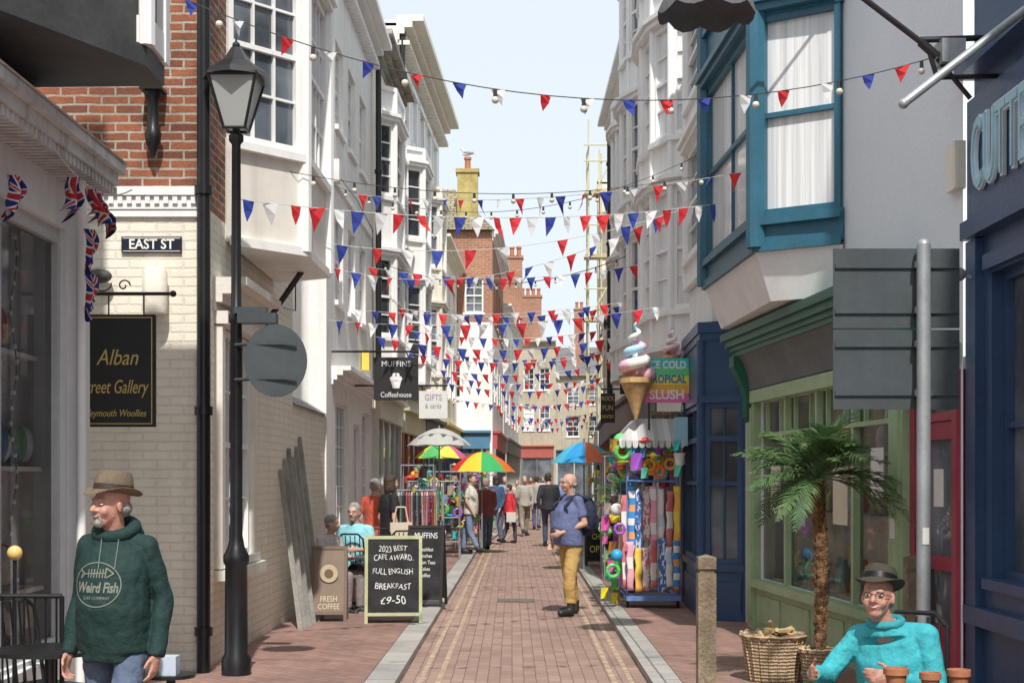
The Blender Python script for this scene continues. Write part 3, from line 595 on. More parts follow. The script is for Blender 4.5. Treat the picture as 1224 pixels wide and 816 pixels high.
m=M(); m.tube((lx,ly,z0),(lx,ly,z0+.12),.03); m.fin('bulb',plain((.7,.68,.6)),LT)
sx,sy=X(331,11.35),11.3
RS=thing('traffic_sign',(sx,sy,2.2),'round grey back of traffic sign clamped to lamp post','traffic sign')
zc=Z(431,11.3); m=M(); m.loft([(Vector((sx,sy,zc)),Vector((.245,0.03,0)),Vector((0,0,.29))),(Vector((sx,sy-.02,zc)),Vector((.245,.03,0)),Vector((0,0,.29)))],36); m.fin('plate',SIGNB,RS)
m=M(); q=FA(sx-.03,sy,0); m.box(q,-.2,.2,.03,.04,zc+.125,zc+.15); m.box(q,-.2,.2,.03,.04,zc-.15,zc-.125); m.tube((lx,ly-.04,zc+.14),(sx-.05,sy-.03,zc+.14),.015); m.tube((lx,ly-.04,zc-.14),(sx-.05,sy-.03,zc-.14),.015); m.fin('bracket',SIGNB,RS)
m=M(); m.abox(lx+.03,lx+.34,ly-.12,ly+.0,zc+.31,zc+.39); m.abox(lx+.0,lx+.26,ly-.1,ly-.02,zc+.388,zc+.44); m.fin('sign_lamp',SIGNB,RS)
f=Fr((X(146,11.7),11.69),(X(218,11.7),11.69)); w=f.L
ES=thing('street_name_sign',f.P(w/2,0,3.5),'black street name plate with white letters on brick wall','street sign')
zc=Z(292.5,11.68); m=M(); m.box(f,0,w,0,.015,zc-.066,zc+.066); m.fin('plate',plain((.012,.014,.03),.4),ES)
for z in (zc+.05,zc-.056): m=M(); m.box(f,.012,w-.012,.0151,.017,z,z+.006); m.fin('border',plain((.75,.75,.7)),ES)
text('EAST ST',f,w/2,.018,zc,.078,plain((.88,.88,.84)),ES,sx=.93,bold=.002)
gx0,gx1,gd=X(85,10.6),X(186,10.6),10.6
GS=thing('hanging_sign',((gx0+gx1)/2,gd,2),'black hanging gallery sign with gold lettering on iron bracket','sign')
f=Fr((gx0,gd),(gx1,gd)); w=f.L; zt,zb=Z(376,gd),Z(510,gd); m=M(); m.box(f,0,w,-.02,.02,zb,zt); m.fin('board',MATTB,GS)
gold=plain((.6,.46,.16),.4); m=M()
for (a,b,c,d) in ((.02,w-.02,zb+.02,zb+.027),(.02,w-.02,zt-.027,zt-.02),(.02,.027,zb+.0265,zt-.0265),(w-.027,w-.02,zb+.0265,zt-.0265)): m.box(f,a,b,.0201,.023,c,d)
m.fin('border',gold,GS)
for s,px,py,h in (('Alban',141,428,.115),('Street Gallery',130,463,.1),('Weymouth Woollies',140,494,.052)):
    text(s,f,X(px,gd)-gx0 if s=='Alban' else w/2+.01,.022,Z(py,gd),h,gold,GS,sx=.8 if s[0]=='A' else (.6 if s[0]=='S' else .74),shear=.3)
zt2=Z(351,gd); m=M(); m.tube((gx0-.1,gd,zt2),(X(207,gd),gd,zt2),.014); m.ball((X(207,gd),gd,zt2),.025)
for x in (X(130,gd),X(172,gd)): m.tube((x,gd,zt2),(x,gd,zt),.006)
c0=Vector((X(148,gd),gd,zt2+.06)); m.path([c0+Vector((math.cos(t*.6)*(.05-.0035*t),0,math.sin(t*.6)*(.05-.0035*t))) for t in range(12)],.006,6)
c0=Vector((X(122,gd),gd,zt2+.07)); m.path([c0+Vector((math.cos(t*.5+1)*.07,0,math.sin(t*.5+1)*.05)) for t in range(12)],.006,6)
m.fin('bracket',BLACK,GS)
m=M(); x=X(186,11.6); m.lathe(x,11.58,[(.095,Z(375,11.6)),(.1,Z(370,11.6)),(.1,Z(325,11.6)),(.08,Z(321,11.6))],18); m.fin('wall_light',CREAM,smooth=True,label='cream cylindrical light fixed to painted brick wall',cat='wall light')
m=M(); x=X(118,11.6); m.ell((x,11.6,Z(330,11.6)),Vector((.11,0,0)),Vector((0,.07,0)),Vector((0,0,.06))); m.tube((x-.12,11.6,Z(341,11.6)),(x-.05,11.65,Z(360,11.6)),.01); m.fin('floodlight',DGREY,smooth=True,label='small grey floodlight fixed to painted brick wall',cat='light fixture')
x=X(183,11.6); m=M(); zt=Z(110,11.6); m.lathe(x,11.6,[(.07,zt),(.07,zt-.04),(.045,zt-.08),(.05,zt-.3),(.07,zt-.34),(.06,zt-.42),(.03,zt-.48),(.02,zt-.52)],12); m.abox(x-.09,x+.09,11.5,11.69,zt,zt+.03); m.fin('wall_bracket',BLACK,smooth=True,label='ornate black iron corbel on red brick wall',cat='bracket')
px_,py_=X(1104,8.6),8.6
TS=thing('road_sign',(px_,py_,.07),'large grey back of road sign on steel post','road sign')
m=M(); m.tube((px_,py_,.07),(px_,py_,3.06),.042,.042,18); m.ball((px_,py_,3.06),.042); m.fin('post',GREYM,TS,True)
f=FA(px_,py_+.07,0); xa,xb=X(996,8.67)-px_,X(1147,8.67)-px_; m=M(); m.box(f,xa,xb,-.01,.0,Z(392,8.67),Z(297,8.67)); m.fin('plate',SIGNB,TS); m=M(); m.box(f,xa,xb,-.01,0,Z(489,8.67),Z(394,8.67)); m.fin('plate',SIGNB,TS)
for z in (Z(318,8.67),Z(372,8.67),Z(412,8.67),Z(470,8.67)): m=M(); m.box(f,xa+.01,xb-.01,.001,.015,z-.014,z+.014); m.box(f,-.055,.055,.0151,.075,z-.02,z+.02); m.fin('channel_rail',SIGNB,TS)
m=M(); m.box(f,-.02,.02,.113,.116,Z(640,8.6)-.05,Z(640,8.6)+.05); m.fin('sticker',plain((.75,.75,.7)),TS)
for x,y,h,l in ((X(844,10),10,1.12,'square weathered timber bollard on brick footway'),(X(1093,10.3),10.3,1.1,'square weathered timber bollard beside shop door')):
    m=M(); w=.063; m.prism([(x-w,y-w),(x+w,y-w),(x+w,y+w),(x-w,y+w)],.07,h-.13); w2=w*.8; m.prism([(x-w2,y-w2),(x+w2,y-w2),(x+w2,y+w2),(x-w2,y+w2)],h-.13,h-.1)
    m.add([(x-w,y-w,h-.1),(x+w,y-w,h-.1),(x+w,y+w,h-.1),(x-w,y+w,h-.1),(x-w,y-w,h-.02),(x+w,y-w,h-.02),(x+w,y+w,h-.02),(x-w,y+w,h-.02),(x,y,h)],[(0,3,2,1),(0,1,5,4),(1,2,6,5),(2,3,7,6),(3,0,4,7),(4,5,8),(5,6,8),(6,7,8),(7,4,8)]); m.fin('bollard',WOOD,label=l,cat='bollard',group='timber bollards')
m=M(); m.tube((X(1080,8.2),8.2,Z(124,8.2)),(X(1218,8.2)+.1,8.35,Z(0,8.2)),.026,.026,14); m.ball((X(1080,8.2),8.2,Z(124,8.2)),.03); m.fin('flagpole',GREYM,smooth=True,label='bare grey metal flagpole angled from pub wall',cat='flagpole')
SB=thing('sign_bracket',(NX,9.2,5),'black iron bracket arm with floodlight on pub wall','bracket')
m=M(); d=9.2; m.tube((X(1028,d),d,Z(-5,d)),(X(1100,d),d,Z(50,d)),.02,.02,8); m.tube((X(1100,d),d,Z(50,d)),(X(1120,d),d,Z(68,d)),.03,.03); m.tube((X(1100,d),d,Z(48,d)),(NX,d,Z(45,d)),.02); m.tube((X(1120,d),d,Z(70,d)),(X(1160,d),d,Z(118,d)),.016); m.tube((X(1110,d),d,Z(60,d)),(X(1120,d),d,Z(93,d)),.016); m.tube((X(1120,d),d,Z(93,d)),(NX,d,Z(91,d)),.016); m.fin('arm',BLACK,SB)
m=M(); m.abox(X(1122,d),X(1150,d),d-.08,d+.1,Z(78,d),Z(50,d)); m.fin('floodlight',GREYM,SB)
m=M(); d=9.75; m.abox(X(1136,d),X(1149,d),d-.1,d+.1,Z(228,d),Z(172,d)); m.fin('alarm_box',CREAM,label='cream alarm box mounted on wall',cat='alarm box')
cx,cy=X(845,11.6),11.6; m=M()
pts=[];fs=[]
for j in range(5):
    for i in range(33):
        t=math.pi*2*i/32; r=[.02,.18,.3,.37,.4][j]; z=[5.66,5.64,5.6,5.53,5.46][j]-(.06*abs(math.sin(t*4)) if j==4 else 0)
        pts.append((cx+r*math.cos(t),cy+r*math.sin(t),z))
for j in range(4):
    for i in range(32): fs.append((j*33+i,j*33+i+1,(j+1)*33+i+1,(j+1)*33+i))
m.add(pts,fs); HP=thing('hanging_sunshade',(cx,cy,5.4),'dark grey scalloped cloth shade hanging from bracket','shade'); m.fin('cloth',cm((.13,.13,.14)),HP,True)
m=M(); m.tube((cx,cy,5.6),(cx,cy,6.05),.015); m.tube((cx,cy,6.05),(2.9,12.1,6.05),.015); m.fin('rod',BLACK,HP)
def hsign(px0,px1,py0,py1,d,label,lines,bg,fg,wallx,rot=0):
    x0,x1=X(px0,d),X(px1,d); z1,z0=Z(py0,d),Z(py1,d); f=Fr((x0,d),(x1,d)); w=f.L
    T=thing('hanging_sign',((x0+x1)/2,d,z0),label,'sign'); m=M(); m.box(f,0,w,-.02,.02,z0,z1); m.fin('board',plain(bg,.5),T)
    m=M(); m.tube((wallx,d,z1+.08),((x1 if wallx<x0 else x0),d,z1+.08),.015); m.tube((x0+.05,d,z1),(x0+.05,d,z1+.08),.008); m.tube((x1-.05,d,z1),(x1-.05,d,z1+.08),.008); m.fin('bracket',BLACK,T)
    for s,t,h,sxx in lines: text(s,f,w/2,.0215,z0+(z1-z0)*t,h,plain(fg,.5),T,sx=sxx)
    return T,f,w,z0,z1
T,f,w,z0,z1=hsign(447,500,427,478,19.5,'square black coffee house sign with white cupcake emblem',[('MUFFINS',.84,.075,.95),('Coffeehouse',.12,.07,.82)],(.02,.02,.02),(.85,.85,.85),-2.48)
m=M(); zc=z0+(z1-z0)*.48; m.add([f.P(w/2-.07,.0215,zc-.02),f.P(w/2-.045,.0215,zc-.12),f.P(w/2+.045,.0215,zc-.12),f.P(w/2+.07,.0215,zc-.02)],[(0,1,2,3)])
for a,b,r in ((-.05,.01,.035),(0,.03,.045),(.05,.01,.035),(-.02,.06,.03),(.02,.06,.03)):
    m.loft([(f.P(w/2+a,.0215+abs(a)*.01,zc+b),f.u*r,Vector((0,0,r))),(f.P(w/2+a,.024+abs(a)*.01+b*.02,zc+b),f.u*r,Vector((0,0,r)))],12)
m.fin('cupcake_emblem',plain((.85,.85,.85)),T)
hsign(501,535,467,500,21.5,'white hanging shop sign with small grey writing',[('GIFTS',.75,.09,.8),('& cards',.45,.07,.8)],(.75,.75,.72),(.3,.3,.35),-2.45)
hsign(741,757,437,471,24,'black hanging sign with white letters',[('Bi',.6,.18,.8)],(.02,.02,.02),(.85,.85,.85),2.3)
hsign(718,735,470,505,27,'black hanging sign with gold capitals',[('ROCK',.82,.08,.75),('FUN',.5,.1,.75),('PANTRY',.2,.07,.6)],(.03,.025,.02),(.75,.6,.2),2.3)
# slush sign
d=17.5; x0,x1=X(771,d),X(823,d); z1,z0=Z(428,d),Z(481,d); f=Fr((x0,d),(x1,d)); w=f.L
T=thing('slush_sign',((x0+x1)/2,d,z0),'rainbow coloured ice cold tropical slush sign board','sign'); m=M()
cols=[(.04,.65,.6),(.15,.75,.3),(.95,.85,.1),(.95,.5,.08),(.9,.2,.45)]
for i,c in enumerate(cols): m.box(f,0,w,-.02,.02,z1-(z1-z0)*(i+1)/5,z1-(z1-z0)*i/5-.0005,i)
m.fin('board',[plain(c) for c in cols],T); wt=plain((.92,.92,.92))
text('ICE COLD',f,w/2,.022,z0+(z1-z0)*.84,.09,wt,T,sx=.8,bold=.004); text('TROPICAL',f,w/2,.022,z0+(z1-z0)*.52,.095,plain((.03,.22,.45)),T,sx=.74,bold=.004); text('SLUSH',f,w/2,.022,z0+(z1-z0)*.17,.11,wt,T,sx=.95,bold=.004)
for xx in (x0+.05,x1-.05): m=M(); m.tube((xx,d+.02,z0),(xx,d+.02,1.9),.015); m.fin('support_rod',DGREY,T)
def softserve(cx,cy,zz,sc,cols,lab):
    IC=thing('giant_ice_cream',(cx,cy,zz),lab,'ice cream sign')
    m=M(); m.lathe(cx,cy,[(.02,zz),(.09*sc,zz+.22*sc),(.18*sc,zz+.42*sc),(.2*sc,zz+.44*sc),(.2*sc,zz+.5*sc),(.1*sc,zz+.51*sc)],18); m.fin('cone',pm('wafer',(.72,.46,.2),.7,.2,20),IC,True)
    n=66; mm=M(); pp=[]
    for i in range(n+1):
        t=i/n; a=t*math.pi*2*3.6; r=.16*sc*(1-t)**.8; pp.append((Vector((cx+r*math.cos(a),cy+r*math.sin(a),zz+sc*(.55+.62*t))),.085*sc*(1-t*.82)))
    for i in range(n):
        k=int(i/n*len(cols)*1.999)%len(cols); mm.cap(pp[i][0],pp[i+1][0],pp[i][1],pp[i+1][1],10,k)
    mm.fin('swirl',[plain(c,.3) for c in cols],IC,'all')
    m=M(); m.tube((cx,cy+.1*sc,zz+.3*sc),(2.4,cy+.12,zz+.3*sc),.02); m.fin('bracket',DGREY,IC)
softserve(X(760,17.4),17.4,2.38,1.0,[(.92,.55,.68),(.95,.92,.86),(.45,.75,.92)],'giant model ice cream cone with pink and blue swirl')
softserve(X(803,18.2),18.2,2.95,.55,[(.95,.6,.65),(.95,.92,.86)],'small model ice cream cone with pink swirl')
m=M(); f=Fr((X(778,18),18),(X(815,18),18)); m.box(f,0,f.L,-.01,.01,2.28,2.5); MB=m.fin('photo_board',pm('food_photo_board',(.55,.42,.3),.5,.5,15),label='brown picture board of desserts above stall',cat='sign')
m=M(); f=Fr((X(806,17.3),17.3),(X(822,17.3),17.3)); m.box(f,0,f.L,-.01,.01,2.05,2.4); m.fin('poster',plain((.35,.65,.82)),label='pale blue poster hanging beside stall awning',cat='sign')
# ------------------------------------------------------------ bunting
BR=clothm('red_bunting',(.75,.04,.05)); BW=clothm('white_bunting',(.88,.88,.88)); BB=clothm('blue_bunting',(.04,.07,.38)); CORD=plain((.6,.6,.58)); DC=plain((.04,.04,.04))
def bunting(a,b,sag,sp,w,h,cols='RWB',bulbs=0,start=.0,lab='red white and blue pennant bunting strung across street',hole=0):
    a=Vector(a);b=Vector(b); L=(b-a).length; T=thing('bunting',a,lab,'bunting','bunting strung between the buildings')
    pt=lambda t:a.lerp(b,t)-Vector((0,0,sag*4*t*(1-t)))
    m=M(); m.path([pt(i/24) for i in range(25)],.004 if a.y<25 else .008,4); m.fin('cord',DC if bulbs else CORD,T)
    n=int(L/sp); k=random.randint(0,2) if cols else 0; u=(b-a).normalized()
    wind=random.uniform(-.1,.2)
    for i in range(n):
        if not cols: break
        t=(i+.5+random.uniform(-.1,.1))/n
        if random.random()<hole: continue
        p=pt(t); c=cols[(i+k)%len(cols)]; q=pt(min(1,t+.01))-pt(t-.01); q.normalize(); q.z*=.8
        tw=random.uniform(-.6,.6); dr=(q*math.cos(tw)+Vector((-q.y,q.x,0))*math.sin(tw)); s=random.uniform(.88,1.1)
        fw=Vector((-dr.y,dr.x,0)); lean=u*random.gauss(wind*.4,.05)*h*3+fw*random.gauss(.0,.25)*h
        v=[p-dr*w/2*s,p+dr*w/2*s,p-dr*w/4*s+lean*.3-Vector((0,0,h*.5*s))+fw*.015,p+dr*w/4*s+lean*.3-Vector((0,0,h*.5*s))-fw*.015,p+lean-Vector((0,0,h*s))]
        m=M(); m.add(v,[(0,1,3,2),(2,3,4)]); m.fin('pennant',{'R':BR,'W':BW,'B':BB}[c],T,org=p)
    if bulbs:
        for i in range(bulbs):
            p=pt((i+.5)/bulbs); m=M(); m.tube(p,p-Vector((0,0,.05)),.012,.014,8,1); m.ball(p-Vector((0,0,.07)),.024,8,0); m.fin('bulb',[plain((.75,.72,.62),.2),DC],T,True,org=p)
def W(px,py,d): return (X(px,d),d,Z(py,d))
bunting(W(205,-8,8.9),W(1150,58,9.7),.5,.27,.1,.11,'BWRWBR',bulbs=9)
bunting(W(425,232,18.5),W(1012,180,12.3),.22,.36,.14,.2,'RBWRWB')
bunting(W(300,195,13),W(860,205,14),.25,.38,.12,.15,'',bulbs=12,lab='festoon string of small bulbs across street')
bunting(W(284,238,11.6),(2.12,14.5,Z(243,14.5)),.15,.2,.13,.18,'BWRRW')
bunting((-1.9,14.5,4.05),(2.03,15.2,4.6),.25,.32,.13,.19,'BRWBRW',hole=.1)
bunting((-2.48,19.1,4.5),(2.15,17,5.0),.5,.28,.14,.21,'RBW')
bunting((-2.48,19.3,3.8),(2.0,18.5,3.9),.15,.25,.14,.2,'BRW')
bunting((-2.45,21.4,4.2),(2.0,20.9,4.3),.15,.25,.14,.2,'RWB')
for i,(y,z,z2) in enumerate([(22.5,5.0,5.05),(24,4.05,4.15),(25.5,4.75,4.8),(27.5,4.15,4.2),(29.5,4.75,4.8),(31.5,4.2,4.25),(34,4.7,4.7),(36.5,4.15,4.2),(39.5,4.5,4.5),(43,4.1,4.15),(47,4.3,4.3),(52,4.1,4.15),(58,4.2,4.2),(64,4.2,4.2)]):
    xl=-2.3 if y<34 else (-1.9 if y<45 else -.5); xr=2.25 if y<36 else 2.6+(y-36)*.04
    bunting((xl,y,z),(xr,y+random.uniform(-.3,.3),z2),.22+.06*(i%2),.22,.155,.21,'RWB')
for y,z in ((17,5.6),(23,5.5)):
    bunting((-2.4,y+2.2,z),(2.2,y,z-.1),.5,.3,.1,.1,'',bulbs=14,lab='festoon string of small bulbs across street')
def ujm():
    m,nt,b=base('union_flag_cloth')
    uv=N(nt,'ShaderNodeUVMap'); sp=N(nt,'ShaderNodeSeparateXYZ'); nt.links.new(uv.outputs[0],sp.inputs[0])
    def mth(op,a,bv=None):
        n=N(nt,'ShaderNodeMath',operation=op)
        for i,v in enumerate((a,bv)):
            if v is None: continue
            if isinstance(v,(int,float)): n.inputs[i].default_value=v
            else: nt.links.new(v,n.inputs[i])
        return n.outputs[0]
    x=mth('ABSOLUTE',mth('SUBTRACT',sp.outputs[0],.5)); y=mth('ABSOLUTE',mth('SUBTRACT',sp.outputs[1],.5))
    dg=mth('ABSOLUTE',mth('SUBTRACT',x,y)); cr=mth('MINIMUM',x,y)
    c=mul(nt,(.02,.03,.2),(.75,.75,.75),mth('LESS_THAN',dg,.09),'MIX'); c=mul(nt,c,(.55,.03,.04),mth('LESS_THAN',dg,.035),'MIX')
    c=mul(nt,c,(.75,.75,.75),mth('LESS_THAN',cr,.13),'MIX'); c=mul(nt,c,(.55,.03,.04),mth('LESS_THAN',cr,.08),'MIX')
    nt.links.new(c,b.inputs['Base Color']); b.inputs['Roughness'].default_value=.8; return m
UJ=ujm()
T=thing('flag_bunting',(-2.7,9,3.6),'union flag bunting draped below shop canopy','bunting')
a=Vector((-2.71,8.35,3.62)); b=Vector((-2.7,10.1,3.7))
m=M(); pt=lambda t:a.lerp(b,t)-Vector((0,0,.14*4*t*(1-t))); m.path([pt(i/12) for i in range(13)],.005,4); m.fin('cord',CORD,T)
def ujflag(p,dr,w,h,rot=0,cr=1):
    me=bpy.data.meshes.new('flag'); fw=Vector((0,0,1)).cross(dr); nx=13; vs=[];fs=[];uv=[]; ph=random.random()*6
    dn=(Vector((0,0,-1))*math.cos(rot)+dr*math.sin(rot))
    for j in range(nx):
        for i in range(nx):
            s,t=i/(nx-1),j/(nx-1); ww=w*(1-t*.6)*(.8+.2*math.cos(s*6+ph))
            vs.append(dr*((s-.5)*ww+ .025*math.sin(t*5+ph))+fw*(.06*cr*math.sin(s*10+t*4+ph)*(.4+t))+dn*(h*t*(.85+.14*math.sin(s*6+ph)))); uv.append((s,1-t))
    for j in range(nx-1):
        for i in range(nx-1): k=j*nx+i; fs.append((k,k+1,k+nx+1,k+nx))
    me.from_pydata(vs,[],fs); l=me.uv_layers.new(name='UVMap')
    for p_ in me.polygons:
        for li in p_.loop_indices: l.data[li].uv=uv[me.loops[li].vertex_index]
    mkobj('flag',me,[UJ],T,p,'all')
for t,w_,h_,r_ in ((.3,.17,.3,-.3),(.48,.15,.32,.35),(.6,.12,.22,-.4)): ujflag(pt(t),(Vector((.75,.66,0))).normalized(),w_,h_,r_,1.1)
for z in (3.3,3.0): ujflag(Vector((-2.8,9.4,z)),Vector((.7,.7,0)),.08,.32,.1,.7)
ujflag(Vector((-2.95,8.45,3.45)),Vector((.6,.8,0)).normalized(),.09,.28,-.1)
# ------------------------------------------------------------ PALM, BASKETS
def wicker():
    m,nt,b=base('wicker'); uv=N(nt,'ShaderNodeNewGeometry'); mp=N(nt,'ShaderNodeTexWave'); mp.wave_type='BANDS'; mp.bands_direction='Z'; mp.inputs['Scale'].default_value=12; mp.inputs['Distortion'].default_value=3; mp.inputs['Detail Scale'].default_value=6
    nt.links.new(uv.outputs['Position'],mp.inputs['Vector']); c=mul(nt,(.3,.2,.11),(.66,.5,.33),mp.outputs[1],'MIX'); nt.links.new(c,b.inputs['Base Color']); b.inputs['Roughness'].default_value=.8; bumpn(nt,b,mp.outputs[1],.8,.01); return m
WICK=wicker()
def basket(x,y,r,h,lab):
    B=thing('wicker_basket',(x,y,.07),lab,'basket'); m=M(); m.lathe(x,y,[(r*.75,.07),(r*.82,.07+h*.3),(r*.95,.07+h*.85),(r,.07+h),(r*.96,.07+h+.01),(r*.88,.07+h-.02),(r*.7,.1+h*.3),(.02,.1+h*.3)],24)
    for k in range(20):
        a=2*math.pi*k/20; m.tube((x+r*.78*math.cos(a),y+r*.78*math.sin(a),.08),(x+r*1.0*math.cos(a),y+r*1.0*math.sin(a),.07+h),.008,.008,6)
    m.path([(x+r*math.cos(2*math.pi*k/24),y+r*math.sin(2*math.pi*k/24),.07+h+.012*math.sin(k*3)) for k in range(25)],.017,8); m.fin('body',WICK,B,True); return B
bx=X(926,11.1); basket(bx,11.15,.25,.36,'large round wicker basket full of kindling logs')
for i in range(22):
    a=random.random()*6.3; rr=random.random()*.15; c=Vector((bx+rr*math.cos(a),11.15+rr*math.sin(a),.4+random.random()*.08)); dv=Vector((random.uniform(-1,1),random.uniform(-1,1),random.uniform(-.1,.3))).normalized()*.09
    m=M(); m.tube(c-dv,c+dv,.02,.018,5); m.fin('log',PINE,label='split kindling log lying in wicker basket',cat='log',group='kindling logs in basket')
px0,py0=X(974,11.0),10.9; basket(px0,py0,.13,.27,'small wicker pot holding a palm tree')
PT=thing('palm_tree',(px0,py0,.25),'potted palm tree with shaggy trunk and arching fronds','palm tree')
m=M(); prof=[]; top=1.63
for i in range(40):
    t=i/39; prof.append((.036+.012*t+(.008 if i%2 else 0),.26+(top-.26)*t))
m.loft([(Vector((px0+.03*math.sin(z*2),py0,z)),Vector((r,0,0)),Vector((0,r,0))) for r,z in prof],10)
for i in range(220):
    t=random.random(); a=random.random()*6.3; z=.35+(top-.35)*t; c=Vector((px0+.03*math.sin(z*2),py0,z)); o=Vector((math.cos(a),math.sin(a),0)); m.tube(c+o*.035,c+o*.06+Vector((0,0,.045)),.009,.003,5)
m.fin('trunk',pm('palm_bark',(.32,.17,.08),.9,.4,20,.6,60),PT)
def leafm(name,c1,c2):
    m,nt,b=base(name); g=N(nt,'ShaderNodeNewGeometry'); c=mul(nt,c1,c2,noise(nt,g.outputs['Position'],5,3),'MIX'); nt.links.new(c,b.inputs['Base Color']); b.inputs['Roughness'].default_value=.4
    o=nt.nodes['Material Output']; t=N(nt,'ShaderNodeBsdfTranslucent'); nt.links.new(c,t.inputs[0]); mx=N(nt,'ShaderNodeMixShader'); mx.inputs[0].default_value=.3; nt.links.new(b.outputs[0],mx.inputs[1]); nt.links.new(t.outputs[0],mx.inputs[2]); nt.links.new(mx.outputs[0],o.inputs[0]); return m
PALM=leafm('palm_leaf',(.06,.14,.045),(.17,.27,.11))
def palmcrown(x,y,z,L,nf,parent,nleaf=26):
    m=M()
    for k in range(nf):
        a=2*math.pi*(k*.382)+random.uniform(-.1,.1); e=math.radians([82,66,52,40,28,14,0][k%7]+random.uniform(-8,8)); LL=L*random.uniform(.8,1.08); dr=random.uniform(.32,.62)
        o=Vector((math.cos(a),math.sin(a),0)); sd=Vector((-o.y,o.x,0)); c=Vector((x,y,z))
        f=lambda t:c+o*(LL*t*(math.cos(e)*.82+.18))+Vector((0,0,LL*(math.sin(e)*t*.98-dr*t*t)))
        pts=[f(i/8) for i in range(9)]
        for i in range(8): m.tube(pts[i],pts[i+1],.007*(1-i/9),.007*(1-(i+1)/9),4)
        for i in range(nleaf):
            t=.15+.85*i/(nleaf-1); p=f(t); fwd=(f(min(1,t+.02))-f(t-.02)).normalized(); ln=LL*.26*(math.sin(math.pi*min(1,t*.85+.12))+.12)
            for sg in (-1,1):
                dd=(sd*sg*.7+fwd*.75+Vector((0,0,random.uniform(-.15,.35)))).normalized(); tip=p+dd*ln*random.uniform(.8,1.15)-Vector((0,0,ln*.15)); mid=p+dd*ln*.5; wv=fwd*.0075
                m.add([p-wv,p+wv,mid+wv*1.2,tip,mid-wv*1.2],[(0,1,2,4),(4,2,3)])
    return m.fin('crown',PALM,parent)
palmcrown(px0+.0,py0,top+.03,.73,50,PT,30)
p2=thing('palm_tree',(1.55,19.6,.07),'small palm in a pot beside the stall','palm tree'); m=M(); m.lathe(1.55,19.6,[(.14,.07),(.18,.4),(.2,.42)],14); m.fin('pot',TERRA,p2,True); m=M(); m.tube((1.55,19.6,.3),(1.55,19.6,1.35),.05,.04); m.fin('trunk',WOOD,p2); palmcrown(1.5,19.6,1.4,.6,18,p2,14)
# ------------------------------------------------------------ A-boards
def aboard(x,y,w,h,ang,label,lines,fc,tc=(.85,.85,.82),bg=None,wob=0,th=.0):
    T=thing('a_board',(x,y,.07),label,'sign board'); f=FA(x,y,ang); lean=.17
    for sgn in (1,-1):
        m=M(); P=lambda u,k,z,f=f,sgn=sgn:f.P(u,sgn*(lean*(1-(z-.07)/h)+k),z)
        def slab(u0,u1,z0,z1,k0,k1,mm):
            mm.add([P(u0,k0,z0),P(u1,k0,z0),P(u1,k1,z0),P(u0,k1,z0),P(u0,k0,z1),P(u1,k0,z1),P(u1,k1,z1),P(u0,k1,z1)],[(0,3,2,1),(4,5,6,7),(0,1,5,4),(1,2,6,5),(2,3,7,6),(3,0,4,7)])
        slab(-w/2,-w/2+.035,.07,.07+h,0,.025,m); slab(w/2-.035,w/2,.07,.07+h,0,.025,m); slab(-w/2+.035,w/2-.035,.07+h-.035,.07+h,0,.025,m); slab(-w/2+.035,w/2-.035,.15,.185,0,.025,m)
        m.fin('frame',fc,T); m=M(); slab(-w/2+.035,w/2-.035,.185,.07+h-.035,.005,.015,m); m.fin('board',bg or CHALK,T)
    for s,t,hh,sx in lines:
        z=.07+h*t; text(s,f,random.uniform(-.01,.01) if wob else 0,.0,z,hh,plain(tc,.9),T,sx=sx,rot=random.uniform(-.03,.05) if wob else 0,wob=wob,bold=th,proj=lambda v,f=f:v+f.n*(lean*(1-(v.z-.07)/h)+.017),ext=.001)
    return T
aboard(X(470,15.7),15.75,.63,.95,4,'green framed blackboard chalked with award winning breakfast',[('2023 BEST',.85,.06,.82),('CAFE AWARD.',.75,.06,.78),('FULL ENGLISH',.59,.06,.8),('BREAKFAST',.42,.062,.85),('£9-50',.26,.08,1)],PALEG,wob=.1,th=-.0008)
aboard(X(510,17.8),17.8,.46,1.0,-8,'black framed cafe menu board with white writing',[('MUFFINS',.87,.07,.75),('Breakfast',.7,.045,.8),('Lunches',.62,.045,.8),('Cream Teas',.54,.045,.8),('Cakes',.46,.045,.8),('Coffee',.38,.045,.8)],MATTB)
AB=aboard(X(394,15.9),15.9,.4,.83,3,'brown coffee A-board with round emblem',[('FRESH',.3,.06,.8),('COFFEE',.2,.06,.8)],pm('brown_board',(.2,.14,.1),.6,.1),(.7,.6,.45),pm('brown_panel',(.26,.19,.14),.6,.1))
m=M(); f=FA(X(394,15.9),15.9,3); c=f.P(0,.1,.6); m.loft([(c,f.u*.1,Vector((0,0,.1))),(c+f.n*.012,f.u*.1,Vector((0,0,.1)))],24); m.loft([(c,f.u*.05,Vector((0,0,.05))),(c+f.n*.016,f.u*.05,Vector((0,0,.05)))],20,1); m.fin('round_emblem',[plain((.6,.5,.35)),plain((.2,.13,.08))],AB)
aboard(X(716,26),26,.5,.85,0,'black and yellow menu board on footway',[('BURGERS',.85,.08,.6),('CHIPS',.62,.1,.7),('OPEN',.35,.12,.8)],MATTB,(.85,.7,.1))
